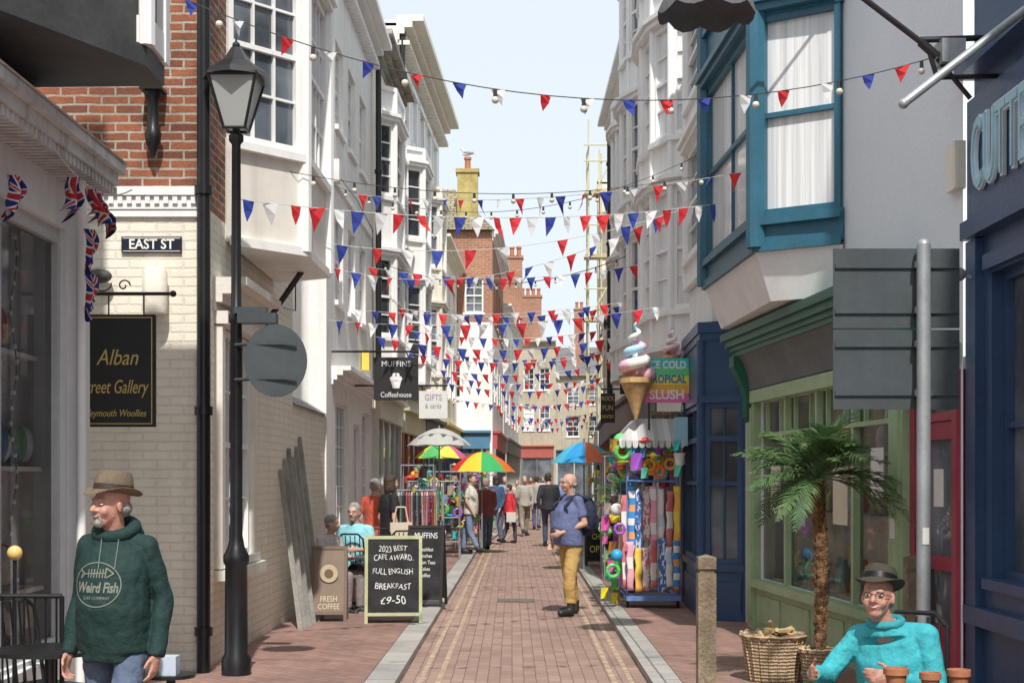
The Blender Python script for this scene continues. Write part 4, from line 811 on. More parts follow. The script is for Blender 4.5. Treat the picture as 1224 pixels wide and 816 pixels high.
for i in range(6):
    y=14.9+i*.22; w=.028; x0=-2.22+.015*i
    a=Vector((x0,y,.07)); bq=Vector((-2.49,y+.35+.05*i,1.75+.07*(i%3)+.05*i)); fwv=Vector((.9,-.4,0)).normalized()*w; th=Vector((.4,.9,0)).normalized()*.02
    m=M(); m.add([a-fwv,a+fwv,a+fwv+th,a-fwv+th,bq-fwv,bq+fwv,bq+fwv+th,bq-fwv+th],[(0,3,2,1),(4,5,6,7),(0,1,5,4),(1,2,6,5),(2,3,7,6),(3,0,4,7)]); m.fin('timber_board',WOOD2,label='narrow grey timber board leaning against painted brick wall',cat='timber board',group='timber boards leaning on the wall')
# ------------------------------------------------------------ umbrellas
def umbrella(x,y,z,r,cols,label,h=.42):
    T=thing('umbrella',(x,y,.07),label,'umbrella'); m=M()
    for k in range(8):
        a0,a1=2*math.pi*k/8,2*math.pi*(k+1)/8; am=(a0+a1)/2
        rows=[]
        for j in range(6):
            t=j/5; zz=z-h*t**1.9; rr=r*t
            rows.append([Vector((x+rr*math.cos(a0),y+rr*math.sin(a0),zz)),Vector((x+rr*.94*math.cos(am),y+rr*.94*math.sin(am),zz+.02*t)),Vector((x+rr*math.cos(a1),y+rr*math.sin(a1),zz))])
        for j in range(5):
            for i in range(2): m.quad(rows[j][i],rows[j][i+1],rows[j+1][i+1],rows[j+1][i],k%len(cols))
    m.fin('canopy',[clothm('umbrella_cloth',c,.3) for c in cols],T); m=M(); m.tube((x,y,.07),(x,y,z+.06),.018,.015,8)
    for k in range(8): a=2*math.pi*k/8; m.tube((x,y,z-.45),(x+r*.6*math.cos(a),y+r*.6*math.sin(a),z-h*.38),.005,.005,4)
    m.fin('pole',GREYM,T); return T
umbrella(X(525,29),29,2.68,.66,[(.6,.6,.57)],'open off-white umbrella above market goods',.36)
umbrella(X(576,31),31,2.24,.74,[(.8,.05,.05),(.85,.7,.06),(.06,.5,.15),(.85,.2,.03)],'open rainbow striped umbrella above market goods',.45)
umbrella(X(527,32),32,2.45,.62,[(.8,.78,.12),(.12,.6,.18),(.85,.82,.12),(.7,.15,.35)],'yellow and green striped umbrella',.35)
umbrella(X(698,25),25,2.3,.58,[(.06,.6,.75),(.05,.4,.85),(.08,.65,.3),(.05,.35,.8),(.1,.6,.85),(.04,.38,.8),(.9,.25,.12),(.06,.5,.85)],'blue and green striped umbrella beside stall',.38)
# ------------------------------------------------------------ goods racks
BRT=[(.85,.06,.06),(.9,.5,.04),(.9,.8,.07),(.12,.6,.13),(.04,.4,.8),(.85,.15,.5),(.85,.85,.85),(.06,.65,.65),(.4,.12,.6),(.05,.05,.06),(.9,.45,.1),(.3,.8,.3),(.1,.1,.12),(.5,.4,.3)]
def item(T,c,kind,s,pal=None):
    m=M(); col=random.choice(pal or BRT)
    if kind==0: m.ball(c,s)
    elif kind==1: m.lathe(c.x,c.y,[(s*.6,c.z-s),(s*.9,c.z+s*.8),(s,c.z+s*.9)],12)
    elif kind==2:
        m.path([c+Vector((s*math.cos(t*.7),.1*s*math.sin(t),s*math.sin(t*.7))) for t in range(10)],s*.3,8)
    elif kind==3: m.ell(c,Vector((s*1.4,0,0)),Vector((0,s*1.2,0)),Vector((0,0,s*.15))); m.ell(c,Vector((s*.7,0,0)),Vector((0,s*.7,0)),Vector((0,0,s*.6)))
    else: m.add([c+Vector((-s*.7,0,s)),c+Vector((s*.7,0,s)),c+Vector((s*.8,.04,-s*1.3)),c+Vector((0,-.05,-s*1.2)),c+Vector((-s*.8,.04,-s*1.3))],[(0,1,2,3,4)])
    m.fin(['beach_ball','bucket','swim_ring','sun_hat','garment'][kind],plain(col,.4),T,kind<4)
def rack(x,y,w,h,n,label,z0=.4):
    T=thing('goods_rack',(x,y,.07),label,'shop display'); m=M()
    for sx in (-w/2,w/2):
        for sy in (-.25,.25): m.tube((x+sx,y+sy,.07),(x+sx,y+sy,h),.014,.014,6)
    for z in (.4,h*.55,h): 
        m.tube((x-w/2,y-.25,z),(x+w/2,y-.25,z),.012,.012,6); m.tube((x-w/2,y+.25,z),(x+w/2,y+.25,z),.012,.012,6); m.tube((x-w/2,y-.25,z),(x-w/2,y+.25,z),.012,.012,6); m.tube((x+w/2,y-.25,z),(x+w/2,y+.25,z),.012,.012,6)
    m.fin('frame',GREYM,T)
    for i in range(n):
        c=Vector((x+random.uniform(-w/2,w/2),y+random.uniform(-.3,.25),z0+random.random()*(h-z0))); item(T,c,random.choice([0,1,2,3,3,4,4,4]),random.uniform(.04,.09))
for (x,y,w,h,n) in ((-1.75,26.5,.6,1.9,52),(-1.3,28.5,.5,1.6,40),(-1.45,30.5,.7,1.8,52),(-1.0,31.8,.5,1.5,40),(-1.05,33.5,.6,1.7,40),(-1.3,36,.5,2.0,34),(-.95,39,.5,2.0,30),(-.7,42,.5,1.9,26),(1.75,22.5,.6,2.0,44),(1.85,24.5,.6,2.1,40),(1.95,29,.5,2.0,30),(2.1,34,.5,2.0,24)):
    rack(x,y,w,h,n,'metal rack crowded with colourful beach toys and hats')
def rail(xa,xb,y,label,n=15,top=1.45):
    CR=thing('clothes_rail',((xa+xb)/2,y,.07),label,'clothes rail'); m=M()
    m.tube((xa,y,.07),(xa,y,top),.014); m.tube((xb,y,.07),(xb,y,top),.014); m.tube((xa,y,top),(xb,y,top),.014); m.tube((xa,y-.2,.09),(xa,y+.2,.09),.014); m.tube((xb,y-.2,.09),(xb,y+.2,.09),.014); m.fin('frame',GREYM,CR)
    for i in range(n):
        x=xa+.03+(xb-xa-.06)*i/(n-1); c=random.choice([(.8,.78,.72),(.7,.25,.3),(.25,.4,.6),(.8,.75,.6),(.1,.1,.12),(.7,.6,.25),(.35,.5,.45),(.6,.1,.15)]); m=M(); hh=random.uniform(.5,.8)
        m.loft([(Vector((x,y,top-.03)),Vector((.01,0,0)),Vector((0,.03,0))),(Vector((x,y,top-.09)),Vector((.018,0,0)),Vector((0,.2,0))),(Vector((x+random.uniform(-.02,.02),y,top-.03-hh)),Vector((.022,0,0)),Vector((0,.17,0)))],8); m.fin('garment',cm(c),label='garment on hanger hanging from clothes rail',cat='garment',group='garments on clothes rail')
rail(X(475,25),X(522,25),25,'chrome clothes rail hung with assorted garments'); rail(X(488,27.6),X(530,27.6),27.6,'second clothes rail packed with dark garments',13,1.6)
def towelm(name,cols,sc,kind):
    m,nt,b=base(name); uv=N(nt,'ShaderNodeUVMap')
    cr=N(nt,'ShaderNodeValToRGB'); cr.color_ramp.interpolation='CONSTANT'
    while len(cr.color_ramp.elements)<len(cols): cr.color_ramp.elements.new(.5)
    for i,c in enumerate(cols): cr.color_ramp.elements[i].position=i/len(cols); cr.color_ramp.elements[i].color=(*c,1)
    if kind=='v': 
        v=N(nt,'ShaderNodeTexVoronoi'); v.inputs['Scale'].default_value=sc; nt.links.new(uv.outputs[0],v.inputs['Vector']); sp=N(nt,'ShaderNodeSeparateColor'); nt.links.new(v.outputs['Color'],sp.inputs[0]); nt.links.new(sp.outputs[0],cr.inputs[0])
    else:
        sp=N(nt,'ShaderNodeSeparateXYZ'); nt.links.new(uv.outputs[0],sp.inputs[0]); a=N(nt,'ShaderNodeMath',operation='MULTIPLY'); a.inputs[1].default_value=sc; nt.links.new(sp.outputs[1 if kind=='h' else 0],a.inputs[0]); fr=N(nt,'ShaderNodeMath',operation='FRACT'); nt.links.new(a.outputs[0],fr.inputs[0]); nt.links.new(fr.outputs[0],cr.inputs[0])
    nt.links.new(cr.outputs[0],b.inputs['Base Color']); b.inputs['Roughness'].default_value=.9; return m
TW=[towelm('star_towel',[(.75,.7,.66),(.7,.15,.22),(.75,.7,.66)],20,'v'),towelm('stripe_towel',[(.06,.3,.7),(.85,.85,.83),(.06,.3,.7),(.85,.4,.15)],3,'h'),towelm('red_towel',[(.7,.18,.2),(.72,.25,.25),(.85,.8,.75)],1.6,'h'),towelm('pink_towel',[(.8,.4,.5),(.85,.8,.78),(.8,.4,.5)],2.4,'h'),towelm('blue_towel',[(.05,.17,.5),(.06,.2,.55),(.75,.78,.82)],16,'v'),towelm('yellow_towel',[(.88,.65,.1),(.88,.5,.1)],2,'h'),towelm('pale_towel',[(.85,.83,.8),(.6,.72,.85),(.85,.83,.8)],2.2,'h')]
ST=thing('stall_rack',(1.75,17.7,.07),'wheeled metal stall rack for beach towels and toys','market stall'); m=M()
xa,xb,ya,yb=1.42,2.04,17.5,18.5
for x in (xa,xb):
    for y in (ya,yb): m.tube((x,y,.12),(x,y,2.0),.016,.016,8)
for z in (.2,1.62,2.0):
    m.tube((xa,ya,z),(xb,ya,z),.014); m.tube((xa,yb,z),(xb,yb,z),.014); m.tube((xa,ya,z),(xa,yb,z),.014); m.tube((xb,ya,z),(xb,yb,z),.014)
m.abox(xa-.02,xb+.02,ya-.12,ya+.3,.16,.22)
m.fin('frame',plain((.15,.28,.6)),ST)
for x in (xa,xb): m=M(); m.tube((x-.015,ya,.115),(x+.015,ya,.115),.045,.045,14); m.fin('wheel',MATTB,ST)
def roll(x,y,z0,z1,r,mat,lab='folded patterned beach towel hanging in stall rack'):
    m=M(); n=10; lean=random.uniform(-.02,.02); ph=random.random()*6
    m.loft([(Vector((x+lean*(i/n)+.006*math.sin(i*1.3+ph),y,z0+(z1-z0)*i/n)),Vector((r*(1+.1*math.sin(i*1.7+ph)),.4*r*math.sin(ph),0)),Vector((0,r*.45,0))) for i in range(n+1)],12)
    m.fin('beach_towel',mat,smooth='all',label=lab,cat='towel',group='beach towels on stall rack')
for i in range(7): roll(1.46+i*.093,17.44-.02*(i%2),.82+random.uniform(-.12,.12),1.56-.03*(i%3),.04,TW[(i*3+1)%7])
for i in range(7): roll(1.45+i*.095,17.38-.02*(i%2),.26+random.uniform(0,.08),.86+random.uniform(-.12,.08),.042,TW[(i*2+3)%7])
for i in range(8): roll(1.4,17.5+i*.12,.3,1.45-.05*(i%2),.04,TW[(i+2)%7])
warm=[(.95,.5,.05),(.95,.8,.08),(.9,.15,.08),(.15,.7,.2),(.1,.5,.85),(.95,.6,.1),(.95,.95,.9),(.2,.75,.6)]
for i in range(60):
    c=Vector((random.uniform(1.28,2.08),random.uniform(17.2,18.1),random.uniform(1.6,2.14))); k=random.choice([0,1,2,2,3,4,4])
    item(ST,c,k,random.uniform(.045,.095),warm if i%3 else None)
for i in range(16): item(ST,Vector((random.uniform(1.15,1.38),random.uniform(17.3,18),random.uniform(.15,1.3))),random.choice([0,2,4,4,4]),random.uniform(.05,.08))
SA=towelm('striped_awning',[(.5,.49,.47),(.6,.59,.56),(.42,.41,.4)],5,'x')
m=M(); 
pr=[(1.3,17.3,2.12),(2.1,17.3,2.12),(2.1,18.9,2.12),(1.3,18.9,2.12),(1.55,17.75,2.4),(2.1,17.75,2.4),(2.1,18.6,2.4),(1.55,18.6,2.4)]
m.add(pr,[(0,1,5,4),(1,2,6,5),(2,3,7,6),(3,0,4,7),(4,5,6,7)])
for i in range(10): m.add([(1.3+.08*i,17.29,2.12),(1.38+.08*i,17.29,2.12),(1.37+.08*i,17.28,2.04),(1.34+.08*i,17.28,2.02),(1.31+.08*i,17.28,2.04)],[(0,1,2,3,4)])
m.fin('awning',SA,ST)
# ------------------------------------------------------------ furniture
def chair(x,y,ang,label,mat=None,grp='metal cafe chairs'):
    T=thing('chair',(x,y,.07),label,'chair',grp); f=FA(x,y,ang); P=f.P; mat=mat or BLACK
    m=M(); m.box(f,-.2,.2,-.2,.2,.46,.49); m.fin('seat',mat,T)
    for u in (-.18,.18):
        m=M(); m.tube(P(u,.18,.07),P(u,.17,.46),.012); m.fin('leg',mat,T)
        m=M(); m.tube(P(u,-.22,.07),P(u,-.17,.46),.012); m.tube(P(u,-.17,.46),P(u*.9,-.24,.92),.012); m.fin('leg',mat,T)
    m=M(); m.path([P(-.17,-.24,.9),P(-.1,-.25,.97),P(.1,-.25,.97),P(.17,-.24,.9)],.012)
    for k in range(5): m.tube(P(-.12+.06*k,-.19,.49),P(-.12+.06*k,-.25,.95),.007,.007,6)
    m.fin('backrest',mat,T)
def table(x,y,r,h,label,mat=None):
    T=thing('cafe_table',(x,y,.07),label,'table'); m=M(); m.lathe(x,y,[(.02,h-.02),(r,h-.02),(r,h),(.02,h)],28); m.fin('table_top',mat or BLACK,T); m=M(); m.tube((x,y,.07),(x,y,h-.02),.025)
    for k in range(3): a=k*2.1; m.tube((x,y,.12),(x+.25*math.cos(a),y+.25*math.sin(a),.08),.015)
    m.fin('pedestal',mat or BLACK,T)
TX,TY=X(1075,6.3),6.22
table(TX,TY,.36,.70,'round black iron cafe table'); chair(X(1066,6.95)+.06,7.04,-35,'black metal cafe chair beneath seated man')
for px,d,r in ((1071,6.35,.05),(1112,6.2,.042),(1146,6.3,.046)):
    x,y=X(px,d),d; m=M(); zt=.702; m.lathe(x,y,[(r*.7,zt),(r*.95,zt+.075),(r*1.12,zt+.077),(r*1.12,zt+.105),(r*.98,zt+.106),(r*.7,zt+.06),(.01,zt+.05)],20); m.fin('flower_pot',TERRA,smooth=True,label='small terracotta flower pot on cafe table',cat='flower pot')
chair(-2.65,8.0,60,'black metal cafe chair outside shop'); chair(-2.75,7.4,100,'black metal cafe chair outside shop'); table(-2.45,7.55,.3,.75,'round black cafe table outside shop')
m=M()
pts=[(-2.95,7.9,.07),(-2.95,7.9,1.0),(-2.5,7.9,1.0),(-2.5,7.9,.07)]; m.path(pts,.014)
for k in range(7): m.tube((-2.89+.06*k,7.9,.15),(-2.89+.06*k,7.9,1.0),.007,.007,6)
m.tube((-2.95,7.9,.15),(-2.5,7.9,.15),.01); m.fin('iron_railing',BLACK,label='low black iron railing by shop front',cat='railing')
m=M(); m.abox(X(190,7.6),X(210,7.6),7.6,7.7,.6,.7); m.fin('packet',plain((.6,.68,.8)),label='white and blue packet on cafe table',cat='packet')
table(X(200,7.6),7.68,.13,.6,'small round side table')
LS=thing('lamp',(X(28,8.6),8.45,.07),'small orange globe lamp on stand by shop window','lamp')
m=M(); m.ball((X(28,8.6),8.45,Z(660,8.5)),.045); m.fin('globe',plain((.9,.6,.2)),LS,True); m=M(); m.tube((X(28,8.6),8.45,.07),(X(28,8.6),8.45,Z(660,8.5)-.04),.012); m.fin('stand',BLACK,LS)
chair(-1.95,17.75,170,'dark cafe chair outside coffee house'); chair(-2.2,17.1,100,'dark cafe chair outside coffee house'); table(-1.75,17.1,.3,.72,'round cafe table outside coffee house',DGREY)
chair(-1.5,18.8,200,'dark cafe chair outside coffee house'); chair(-1.9,19.6,200,'dark cafe chair outside coffee house')
# ------------------------------------------------------------ PEOPLE
TEX=bpy.data.textures.new('folds','CLOUDS'); TEX.noise_scale=.17
def vox(m,name,mats,parent,size,sm=4,disp=0):
    me=bpy.data.meshes.new('v'); org=ORG[parent.name]
    me.from_pydata([v-org for v in m.v],[],m.f); o=bpy.data.objects.new('v',me); COL.objects.link(o)
    r=o.modifiers.new('r','REMESH'); r.mode='VOXEL'; r.voxel_size=size
    if sm: s=o.modifiers.new('s','SMOOTH'); s.factor=.5; s.iterations=sm
    if disp: d=o.modifiers.new('d','DISPLACE'); d.texture=TEX; d.strength=disp; d.mid_level=.42
    dg=bpy.context.evaluated_depsgraph_get(); dg.update(); me2=bpy.data.meshes.new_from_object(o.evaluated_get(dg)); bpy.data.objects.remove(o)
    uvl=me2.uv_layers.new(name='UVMap')
    ob=mkobj(name,me2,mats,parent,org,False); me2.polygons.foreach_set('use_smooth',[True]*len(me2.polygons)); return ob
STAND=dict(pel=(0,0,.94),wai=(0,0,1.08),che=(0,0,1.28),nek=(0,.01,1.47),hed=(0,-.025,1.625),
 shL=(.18,.01,1.41),elL=(.235,.04,1.13),wrL=(.235,-.05,.88),hiL=(.09,0,.9),knL=(.1,-.03,.5),anL=(.11,.02,.09))
def person(x,y,yaw,label,pose=None,scale=1,skin=None,shirt=(.1,.1,.3),sleeve='short',legs=(.1,.1,.1),shorts=False,shoe=(.03,.03,.03),hair=None,belly=0,hyaw=0,hpitch=0,v=.014,z0=.0,bald=False,face=True,skirt=False,wide=1,disp=.012,beard=None,glasses=False,long=False,curl=.35,hem=0,legw=1,smile=0,boot=False):
    J={k:Vector(a) for k,a in STAND.items()}
    for k in ('sh','el','wr','hi','kn','an'):
        a=J[k+'L']; J[k+'R']=Vector((-a.x,a.y,a.z))
    for k,a in (pose or {}).items(): J[k]=Vector(a)
    for k in ('L','R'):
        if 'to'+k not in J: J['to'+k]=J['an'+k]+Vector((0.03 if k=='L' else -.03,-.16,-.045))
    R=Matrix.Rotation(math.radians(yaw),3,'Z'); O=Vector((x,y,z0))
    T=thing('person',O,label,'person')
    J={k:O+R@(a*scale) for k,a in J.items()}; s=scale; skin=skin or SKIN
    HR=Matrix.Rotation(math.radians(yaw+hyaw),3,'Z')@Matrix.Rotation(math.radians(hpitch),3,'X')
    hx,hf,hz=HR@Vector((s,0,0)),HR@Vector((0,-s,0)),HR@Vector((0,0,s)); H=lambda a,b,c:J['hed']+hx*a+hf*b+hz*c
    FWD=R@Vector((0,-1,0))
    def torso(m,inf,levels,bel=None,cr=None):
        bel=belly if bel is None else bel
        lat0=(J['hiL']-J['hiR']).normalized(); lat1=(J['shL']-J['shR']).normalized()
        prof={'crotch':cr or (.125,.09),'pel':(.16,.11),'wai':(.145,.1),'che':(.158,.11),'upp':(.145,.095),'nek':(.062,.058)}
        cs={'crotch':J['pel']+(J['pel']-J['wai']).normalized()*.08*s,'pel':J['pel'],'wai':J['wai'],'che':J['che'],'upp':J['che'].lerp(J['nek'],.6),'nek':J['nek']}
        rg=[]
        seq=['crotch','pel','wai','che','upp','nek']
        for i,k in enumerate(seq):
            if k not in levels: continue
            a,b=cs[seq[max(0,i-1)]],cs[seq[min(5,i+1)]]; ax=(b-a).normalized(); lat=lat0.lerp(lat1,i/5); fw=lat.cross(ax).normalized()
            lat=ax.cross(fw).normalized(); rx,ry=prof[k]; rx*=wide; bb=bel; w={'wai':1,'pel':.6,'che':.5,'crotch':.35 if cr else .1}.get(k,0)
            i_=inf if k!='nek' else max(inf,0)
            c=cs[k]+FWD*(bb*w*.6*s)
            rg.append((c,lat*(rx+i_+bb*w*.3)*s,fw*(ry+i_+bb*w*.6)*s))
        m.loft(rg,20)
    m=M(); torso(m,-.02,['crotch','pel','wai','che','upp','nek'])
    for k,sg in (('L',1),('R',-1)):
        sh,el,wr,hi,kn,an,to=[J[q+k] for q in('sh','el','wr','hi','kn','an','to')]
        m.cap(sh,el,.042*s,.04*s); m.cap(el,wr,.041*s,.026*s); m.cap(J['che'].lerp(J['nek'],.6),sh,.04*s,.04*s)
        m.cap(hi,kn,.074*s,.055*s); m.cap(kn,an,.054*s,.036*s); m.cap(an-Vector((0,0,.035*s)),to,.036*s,.03*s)
        if v<.02:
            d=(wr-el).normalized()
            pn=R@Vector((-sg,0,0)); pn=(pn-d*pn.dot(d)).normalized()
            sd=pn.cross(d)
            if sd.dot(R@Vector((0,-1,0))+Vector((0,0,.3)))<0: sd=-sd
            m.cap(wr,wr+d*.03*s,.024*s,.026*s); m.ell(wr+d*.055*s,d*.05*s,sd*.041*s,pn*.016*s)
            for q,(of,ln) in enumerate(((.029,.066),(.01,.075),(-.01,.07),(-.029,.055))):
                b0=wr+d*.09*s+sd*of*s; c1=curl+.1*q; d1=(d*math.cos(c1)+pn*math.sin(c1)); d2=(d*math.cos(c1*2.4)+pn*math.sin(c1*2.4)); b1=b0+d1*ln*.55*s; m.cap(b0-d*.02*s,b1,.0092*s,.0085*s,8); m.cap(b1,b1+d2*ln*.5*s,.0084*s,.007*s,8)
            t0=wr+d*.025*s+sd*.03*s; t1=t0+(d*.7+sd*.65+pn*.25).normalized()*.045*s; m.cap(t0,t1,.013*s,.0105*s,8); m.cap(t1,t1+(d*.9+sd*.2+pn*.3).normalized()*.032*s,.0105*s,.0085*s,8)
        else: m.cap(wr,wr+(wr-el).normalized()*.13*s,.03*s,.022*s)
    m.cap(J['nek']-Vector((0,0,.04*s)),H(0,-.015,-.06),.054*s,.054*s)
    m.ell(H(0,-.014,.028),hx*.074,hf*.094,hz*.088); m.ell(H(0,.018,-.032),hx*.06,hf*.07,hz*.076); m.ell(H(0,.048,-.085),hx*.036,hf*.036,hz*.028)
    m.cap(H(0,.086,.004),H(0,.107,-.027),.009*s,.0145*s,8); m.cap(H(-.016,.093,-.031),H(.016,.093,-.031),.008*s,.008*s,8); m.cap(H(-.034,.076,.022),H(.034,.076,.022),.0135*s,.0135*s,8)
    for sg in (-1,1): m.ell(H(sg*.036,.06,-.034),hx*.024,hf*.026,hz*.026); m.ell(H(sg*.076,-.004,-.012),hx*.01+hf*.006,hf*.018,hz*.031)
    m.cap(H(-.02,.081,-.061),H(.02,.081,-.061),.009*s,.009*s,8)
    vox(m,'body',[skin],T,v,3)
    if face:
        for sg in (-1,1):
            e=M(); e.ell(H(sg*.031,.074,.001),hx*.014,hf*.012,hz*.0055,10); e.ell(H(sg*.031,.0825,.001),hx*.0055,hf*.005,hz*.005,10,1); e.fin('eye',[EYEW,EYED],T,True)
            e=M(); e.cap(H(sg*.018,.088,.022),H(sg*.045,.077,.024),.004*s,.003*s,6); e.fin('eyebrow',hair or GREYH,T,True)
        e=M(); q=smile; e.cap(H(-.025,.085,-.061+q),H(0,.0915,-.0595-q*.5),.0028*s,.0042*s,6); e.cap(H(0,.0915,-.0595-q*.5),H(.025,.085,-.061+q),.0042*s,.0028*s,6); e.fin('mouth',LIP,T,True)
        if smile: e=M(); e.cap(H(-.014,.0905,-.058),H(.014,.0905,-.058),.0028*s,.0028*s,6); e.fin('teeth',plain((.75,.72,.65),.3),T,True)
    if glasses:
        e=M()
        for sg in (-1,1): e.path([H(sg*.031+.02*math.cos(t*math.pi/6),.096,.0+.015*math.sin(t*math.pi/6)) for t in range(13)],.0015*s,5); e.tube(H(sg*.051,.094,.004),H(sg*.078,.0,.004),.0015*s)
        e.tube(H(-.011,.097,.004),H(.011,.097,.004),.0016*s); e.fin('glasses',BLACK,T)
    if beard:
        e=M(); e.ell(H(0,.064,-.092),hx*.03,hf*.03,hz*.026); e.cap(H(-.02,.087,-.051),H(.02,.087,-.051),.0055*s,.0055*s,8)
        for sg in (-1,1): e.cap(H(sg*.023,.084,-.053),H(sg*.024,.07,-.085),.006*s,.009*s,8)
        vox(e,'beard',[beard],T,.006,2,.005)
    if hair and not bald:
        e=M(); e.ell(H(0,-.024,.04),hx*.083,hf*.096,hz*.088); e.ell(H(0,-.05,-.01),hx*.078,hf*.06,hz*.07)
        if long: e.ell(H(0,-.06,-.07),hx*.082,hf*.05,hz*.11); [e.ell(H(g*.068,-.01,-.05),hx*.02,hf*.045,hz*.09) for g in(-1,1)]
        vox(e,'hair',[hair],T,max(.009,v*.7),2,.012)
    if hair and bald:
        e=M(); e.ell(H(0,-.055,-.02),hx*.077,hf*.052,hz*.05); vox(e,'hair',[hair],T,.008,2,.006)
    if shirt:
        m=M(); torso(m,.024,['crotch','pel','wai','che','upp'],None,(.165,.115))
        lv=J['che'].lerp(J['nek'],.55); la=(J['shL']-J['shR']).normalized(); m.loft([(lv,la*.15*wide*s,R@Vector((0,.115*s,0))),(J['nek'].lerp(lv,.25),la*.1*s,R@Vector((0,.09*s,0))),(J['nek']+Vector((0,0,.005)),la*.075*s,R@Vector((0,.072*s,0)))],20)
        if hem: lo_=J['pel']+(J['pel']-J['wai']).normalized()*hem*s; m.loft([(J['pel']+FWD*belly*.3*s,la*.182*wide*s,R@Vector((0,(.135+belly*.4)*s,0))),(lo_+FWD*belly*.2*s,la*.168*wide*s,R@Vector((0,(.125+belly*.3)*s,0)))],20)
        for k in 'LR':
            sh,el,wr=J['sh'+k],J['el'+k],J['wr'+k]; m.cap(J['che'].lerp(J['nek'],.68),sh,.068*s,.06*s)
            if sleeve=='short': e_=sh.lerp(el,.72); m.tube(sh,e_,.06*s,.06*s,14)
            else: m.cap(sh,el,.061*s,.052*s); m.tube(el,wr.lerp(el,-.04),.052*s,.038*s,14)
        vox(m,'shirt' if sleeve=='short' else 'top',[cm(shirt)],T,v,3,disp)
    if legs:
        m=M(); torso(m,.014,['crotch','pel'],belly*.8)
        lat=(J['hiL']-J['hiR']).normalized(); m.cap(J['hiL'],J['hiR'],.093*s,.093*s)
        if skirt: m.loft([(J['pel'],lat*.17*s,R@Vector((0,.13*s,0))),((J['knL']+J['knR'])/2-Vector((0,0,.15*s)),lat*.2*s,R@Vector((0,.17*s,0)))],20)
        for k in 'LR':
            hi,kn,an=J['hi'+k],J['kn'+k],J['an'+k]; m.cap(hi,kn,.092*s*(1+(legw-1)*.5),.068*s*legw)
            if not shorts: m.cap(kn,kn,.068*s*legw,.068*s*legw); m.tube(kn,an+(kn-an)*(.16 if boot else .04),.068*s*legw,.056*s*legw,14)
        vox(m,'trousers' if not skirt else 'skirt',[cm(legs)],T,v,3,disp*1.5*legw)
    for k in 'LR':
        an,to=J['an'+k],J['to'+k]; m=M(); m.cap(an+Vector((0,0,.09 if boot else .01)),an-Vector((0,0,.04*s)),.05*s,.052*s); m.cap(an-Vector((0,0,.04*s)),to,.05*s,.044*s)
        vox(m,'shoe',[cm(shoe,.5,.1)],T,max(.01,v),2)
    return T,J,H,(hx,hf,hz),R
def hat(T,H,ax,brim,crown,hgt,mat,band,tilt=0,flop=0,z=.055,back=0):
    hx,hf,hz=[a.normalized() for a in ax]
    if back: hf,hz=(hf*math.cos(back)+hz*math.sin(back)),(hz*math.cos(back)-hf*math.sin(back))
    c=H(0,-.01-back*.05,z)
    m=M(); rg=[(brim*.999,.0-flop),(brim,.004-flop),(crown*1.15,.008),(crown*1.02,.012),(crown*1.0,hgt*.5),(crown*.92,hgt*.85),(crown*.82,hgt),(crown*.4,hgt*.94),(.005,hgt*.9)]
    n=28
    m.loft([(c+hz*b,hx*a,hf*a*1.18) for a,b in [(crown*.9,0.0)]+rg],n)
    for i,vv in enumerate(m.v):
        r=(vv-c); u=r.dot(hx); w_=r.dot(hf); h_=r.dot(hz)
        if r.length>crown*1.3 and h_<.03: m.v[i]=vv+hz*((abs(u)/brim)**2*.025-max(0,w_/brim)**2*.018)
        elif h_>hgt*.7 : m.v[i]=vv-hx*u*.18*max(0,w_/crown)
    m.fin('hat',mat,T,True)
    m=M(); m.loft([(c+hz*.012,hx*crown*1.04,hf*crown*1.22),(c+hz*.04,hx*crown*1.03,hf*crown*1.21)],n); m.fin('hat_band',band,T,True)
# 1 man in green hoodie
hx_=X(140,6.9)
HOOD=(.007,.036,.033)
pose=dict(elL=(.225,.06,1.12),wrL=(.225,-.02,.85),elR=(-.23,.07,1.12),wrR=(-.25,-.03,.85),shL=(.155,.01,1.385),shR=(-.155,0,1.385),nek=(0,-.02,1.46),hed=(.0,-.07,1.6),knL=(.1,-.16,.52),anL=(.11,-.2,.12),anR=(-.1,.24,.16),knR=(-.1,.03,.5))
T,J,H,ax,R=person(hx_,6.9,-12,'man in dark green hoodie and brown trilby walking',pose,.955,SKINR,HOOD,'long',(.1,.14,.22),hair=GREYH,bald=True,belly=.07,hyaw=-28,hpitch=0,v=.007,wide=.97,disp=.03,hem=.13,smile=.005,beard=pm('grey_goatee',(.46,.42,.38),.9,.3,40,.5,90))
hat(T,H,ax,.122,.082,.105,pm('brown_felt',(.2,.15,.1),.85,.15,20,.3,150),pm('brown_band',(.05,.03,.025),.6,.1),back=.12)
top=[o for o in T.children if o.name.startswith('top')][0]
from mathutils.bvhtree import BVHTree
bv=BVHTree.FromPolygons([v.co+ORG[T.name] for v in top.data.vertices],[tuple(p.vertices) for p in top.data.polygons])
def pj(v):
    h=bv.ray_cast(Vector((v.x,v.y-2,v.z)),Vector((0,1,0)))
    return Vector((v.x,h[0].y-.004,v.z)) if h[0] is not None else v
LG=plain((.22,.24,.2),.9); cz=Z(698,6.75); cx=hx_-.05; f=FA(cx,6.7,0)
m=M(); vs=[];fs=[]
for i in range(48):
    t=2*math.pi*i/48
    for r in (.113,.118): vs.append(pj(Vector((cx+r*math.cos(t)*1.02,6,cz+r*math.sin(t)*.9))))
for i in range(48): a=2*i; b=(2*i+2)%96; fs.append((a,a+1,b+1,b))
m.add(vs,fs)
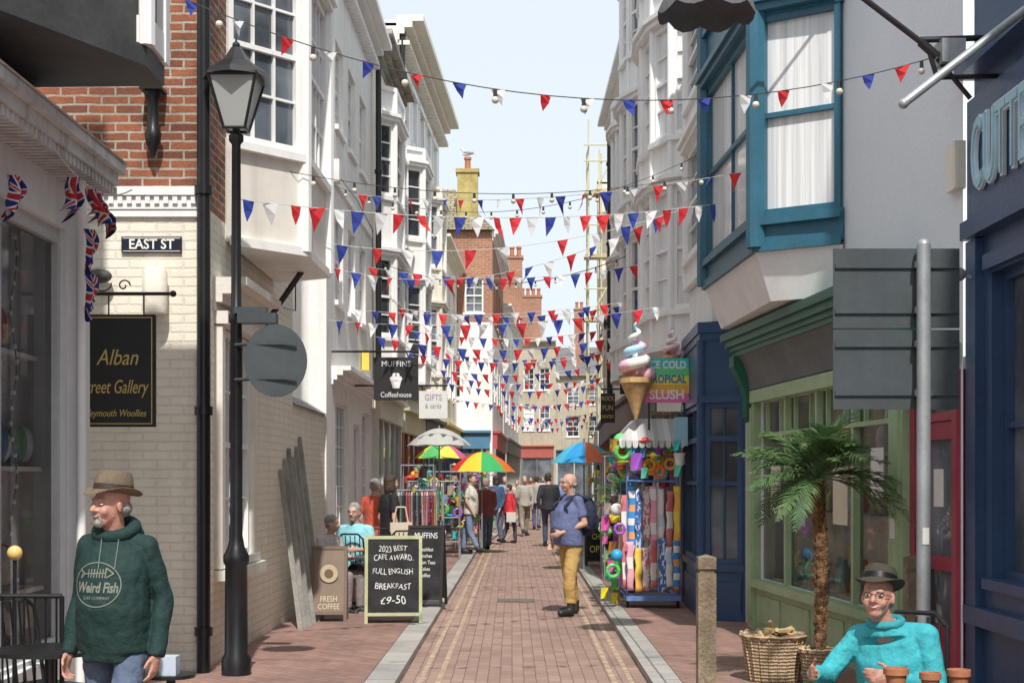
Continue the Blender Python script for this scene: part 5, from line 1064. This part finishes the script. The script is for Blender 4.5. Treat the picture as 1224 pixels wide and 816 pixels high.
def stroke(p,q,w=.003,k=6):
    for i in range(k):
        a=Vector(p).lerp(Vector(q),i/k)*.92; b=Vector(p).lerp(Vector(q),(i+1)/k)*.92; d=(b-a).normalized(); nn=Vector((-d.y,d.x))*w
        m.add([pj(Vector((cx+c.x,6,cz+c.y))) for c in (a-nn,a+nn,b+nn,b-nn)],[(0,1,2,3)])
stroke((-.07,.055),(.05,.06),.003); 
for i in range(6): stroke((-.05+i*.016,.035-.0),(-.045+i*.016,.08),.0028,3)
for a,b in (((.05,.035),(.09,.058)),((.09,.058),(.05,.085)),((.05,.085),(.045,.035)),((-.07,.055),(-.095,.08)),((-.07,.055),(-.095,.03)),((-.095,.08),(-.085,.055)),((-.085,.055),(-.095,.03))): stroke(a,b,.0035,3)
m.fin('fish_emblem',LG,T)
text('Weird Fish',f,0,0,cz-.016,.046,LG,T,sx=.7,shear=.2,proj=pj,ext=0,bold=.002)
text('SURF COMPANY',f,0,0,cz-.064,.015,LG,T,sx=.85,proj=pj,ext=0)
m=M(); nk=J['nek']; ring=[nk+R@Vector((.088*math.cos(t),.08*math.sin(t)+.012,.01+.035*math.sin(t))) for t in [2*math.pi*i/20 for i in range(21)]]
for a,b in zip(ring[:-1],ring[1:]): m.cap(a,b,.032,.032)
m.ell(nk+R@Vector((0,.11,-.03)),R@Vector((.1,0,0)),R@Vector((0,.05,0)),Vector((0,0,.08))); vox(m,'hood',[cm(HOOD)],T,.007,3,.016)
for sg in (-1,1): 
    m=M(); p=[nk+Vector((sg*.04,-.13,-.02-.03*i)) for i in range(6)]; m.path([pj(q)-Vector((0,.004,0)) for q in p],.0025,6); m.fin('drawstring',plain((.18,.22,.2)),T)
# 2 seated man right
sit=dict(pel=(0,.0,.54),wai=(0,.0,.65),che=(0,-.07,.83),nek=(-.02,-.14,.975),hed=(-.035,-.2,1.11),shL=(.17,-.1,.92),shR=(-.185,-.13,.885),elL=(.23,-.12,.68),wrL=(.13,-.36,.73),elR=(-.3,-.26,.7),wrR=(-.24,-.47,.735),hiL=(.1,0,.52),hiR=(-.1,0,.52),knL=(.14,-.42,.52),knR=(-.14,-.42,.52),anL=(.14,-.4,.12),anR=(-.14,-.42,.12))
T,J,H,ax,R=person(X(1086,6.95),7.05,-42,'seated man in turquoise fleece and brimmed hat leaning at table',sit,.97,SKINR,(.05,.44,.5),'long',(.05,.05,.07),hair=GREYH,bald=True,belly=.09,hyaw=14,hpitch=-8,v=.0072,wide=1.06,disp=.034,glasses=True,smile=.006)
hat(T,H,ax,.12,.083,.085,pm('olive_felt',(.06,.052,.035),.85,.12,20,.3,150),BLACK,flop=.005,z=.065,back=.2)
m=M(); nk=J['nek']
for i in range(12):
    t0,t1=[math.pi*2*q/12 for q in (i,i+1)]; g=lambda t:nk+R@Vector((.075*math.cos(t),.07*math.sin(t)-.005,.005+.015*math.sin(t))); m.cap(g(t0),g(t1),.023,.023,8)
vox(m,'collar',[cm((.04,.36,.42))],T,.008,2)
# 3 standing man with backpack
pose=dict(elL=(.24,.06,1.13),wrL=(.12,-.19,1.02),elR=(-.24,.05,1.12),wrR=(-.21,-.12,.9),anL=(.13,-.07,.09),anR=(-.12,.14,.09),knL=(.11,-.07,.5),knR=(-.11,.05,.5))
bxm,bym=X(682,17.2),17.25
T,J,H,ax,R=person(bxm,bym,-62,'bald man in blue t-shirt and mustard trousers standing with backpack',pose,.985,SKIN,(.15,.18,.35),'short',(.58,.37,.13),hair=GREYH,bald=True,belly=.09,hyaw=-10,v=.0105,glasses=True,disp=.022,wide=1.13,legw=1.22,boot=True)
m=M(); c=J['che']+R@Vector((0,.22,-.06)); m.ell(c,R@Vector((.17,0,0)),R@Vector((0,.12,0)),Vector((0,0,.25))); m.ell(c+R@Vector((0,.09,-.09)),R@Vector((.12,0,0)),R@Vector((0,.07,0)),Vector((0,0,.12)))
for sg in (-1,1):
    p=[c+R@Vector((sg*.1,-.05,.2)),J['che']+R@Vector((sg*.13,.02,.2)),J['che']+R@Vector((sg*.14,-.16,.06)),J['che']+R@Vector((sg*.17,-.07,-.14)),c+R@Vector((sg*.13,-.05,-.15))]
    for a,b in zip(p[:-1],p[1:]): m.cap(a,b,.018,.018,8)
vox(m,'backpack',[cm((.02,.03,.065))],T,.011,3,.01)
# seated pair
sit2=dict(pel=(0,.0,.56),wai=(0,.03,.69),che=(0,.01,.9),nek=(0,-.02,1.09),hed=(0,-.06,1.235),shL=(.18,0,1.02),shR=(-.18,0,1.02),elL=(.25,-.05,.78),wrL=(.12,-.28,.78),elR=(-.25,-.05,.78),wrR=(-.12,-.28,.78),hiL=(.1,0,.53),hiR=(-.1,0,.53),knL=(.13,-.42,.55),knR=(-.13,-.42,.55),anL=(.13,-.42,.12),anR=(-.13,-.4,.12))
person(-1.95,17.75,-15,'seated man in pale blue t-shirt and dark shorts at cafe',sit2,1,SKIN,(.3,.66,.74),'short',(.04,.04,.05),True,hair=GREYH,beard=GREYH,v=.013,belly=.06,glasses=True)
person(-2.2,17.1,60,'seated woman in patterned cardigan at cafe table',sit2,.9,SKIN,(.62,.55,.53),'long',(.3,.25,.25),hair=GREYH,v=.013,hyaw=10)
T,J,H,ax,R=person(X(466,19.8),19.8,120,'woman in black dress carrying a cream handbag',None,.98,SKIN,(.015,.015,.017),'short',(.02,.02,.02),hair=BROWNH,skirt=True,v=.014,long=True)
m=M(); c=J['wrR']+Vector((.02,-.12,.15)); m.box(FA(c.x,c.y,10),-.15,.15,-.05,.05,c.z-.18,c.z+.04); m.path([c+Vector((-.1,0,.04)),c+Vector((-.06,0,.25)),c+Vector((.06,0,.25)),c+Vector((.1,0,.04))],.01); m.fin('handbag',plain((.7,.6,.48)),label='cream leather handbag carried by woman in black',cat='handbag')
person(X(448,21),21,150,'woman in red striped top and dark trousers standing',None,.95,SKIN,(.65,.12,.07),'short',(.1,.1,.12),hair=GREYH,v=.02,face=False)
def walk(st,sw):
    return dict(anL=(.1,-.25*st,.1),knL=(.1,-.2*st,.52),anR=(-.1,.28*st,.1+.06*abs(st)),knR=(-.1,.05*st,.5),elR=(-.24,-.03*sw,1.13),wrR=(-.2,-.22*sw,.92),elL=(.24,.08*sw,1.13),wrL=(.22,.08*sw,.9),hed=(.01*sw,-.045,1.62))
far=[(609,36.5,-60,.87,(.75,.04,.05),'long',(.08,.08,.12),'child in red jacket walking',BROWNH),(592,35.5,160,1.0,(.05,.1,.2),'long',(.2,.22,.32),'man in navy jacket and jeans walking',BROWNH),
(627,41,10,1.0,(.45,.43,.38),'long',(.3,.26,.2),'person in grey coat walking along street',GREYH),(641,46,170,1.0,(.4,.38,.34),'short',(.14,.17,.28),'person in grey t-shirt and jeans walking away',BROWNH),
(656,34.5,175,1.03,(.03,.03,.04),'long',(.1,.12,.2),'man in black jacket walking away',BROWNH),(671,44,180,.96,(.2,.3,.5),'short',(.5,.43,.32),'person in blue top walking away',GREYH),
(618,49,0,.93,(.65,.5,.35),'long',(.2,.2,.25),'person in tan coat far along street',GREYH),
(581,32,200,.96,(.3,.1,.12),'long',(.12,.14,.22),'person in maroon jumper browsing goods',GREYH),
(562,29.8,70,.97,(.7,.68,.6),'short',(.2,.25,.4),'person in cream t-shirt browsing market goods',BROWNH),
(568,38,90,1.0,(.7,.28,.13),'long',(.1,.1,.16),'person in rust coloured jacket browsing goods',BROWNH),(635,56,0,1,(.5,.08,.08),'long',(.1,.1,.15),'person in maroon coat far along street',BROWNH),
(603,44,0,.95,(.25,.4,.62),'long',(.2,.2,.28),'person in denim jacket far along street',GREYH),(648,60,0,1,(.65,.65,.62),'long',(.14,.14,.16),'person in pale grey coat far along street',GREYH)]
for i,(px,d,yaw,s,sh,sl,lg,lab,hr) in enumerate(far): person(X(px,d),d,yaw,lab,walk(random.uniform(.4,1.1)*random.choice([1,-1]),random.uniform(-1,1.3)),s,SKIN,sh,sl,lg,hair=hr,v=.02,face=False,z0=.0 if -.9<X(px,d)-off(d)<1 else .07,wide=random.uniform(.9,1.15),belly=random.uniform(0,.06),long=(i%4==1),hyaw=random.uniform(-30,30))
m=M(); c=Vector((X(611,36.4),36.3,.65)); m.box(FA(c.x,c.y,0),-.12,.12,-.06,.06,.55,.8); m.fin('shopping_bag',plain((.7,.65,.6)),label='pale shopping bag carried by child',cat='bag')
# ------------------------------------------------------------ camera, light
cam=bpy.data.cameras.new('Camera'); co=bpy.data.objects.new('Camera',cam); COL.objects.link(co); co.location=(0,0,1.65); co.rotation_euler=(math.radians(90),0,0); cam.lens=50; cam.sensor_width=36; cam.shift_y=164/1224; cam.clip_end=2000; S.camera=co
el,az=52,6
sv=Vector((math.sin(math.radians(az))*math.cos(math.radians(el)),-math.cos(math.radians(az))*math.cos(math.radians(el)),math.sin(math.radians(el))))
sl=bpy.data.lights.new('Sun','SUN'); sl.energy=4.5; sl.angle=math.radians(.9); sl.color=(1,.96,.9); so=bpy.data.objects.new('Sun',sl); COL.objects.link(so); so.rotation_euler=sv.to_track_quat('Z','Y').to_euler(); so.location=(5,-10,20)
w=bpy.data.worlds.new('World'); S.world=w; w.use_nodes=True; nt=w.node_tree; bg=nt.nodes['Background']
sk=N(nt,'ShaderNodeTexSky',sky_type='NISHITA'); sk.sun_disc=False; sk.sun_elevation=math.radians(el); sk.sun_rotation=math.radians(180-az); sk.dust_density=3; sk.air_density=1; sk.altitude=0
c=mul(nt,sk.outputs[0],(6.35,6.85,7.25),.82,'MIX'); nt.links.new(c,bg.inputs[0]); bg.inputs[1].default_value=.15
S.view_settings.view_transform='Standard'; S.view_settings.look='None'; S.view_settings.exposure=0
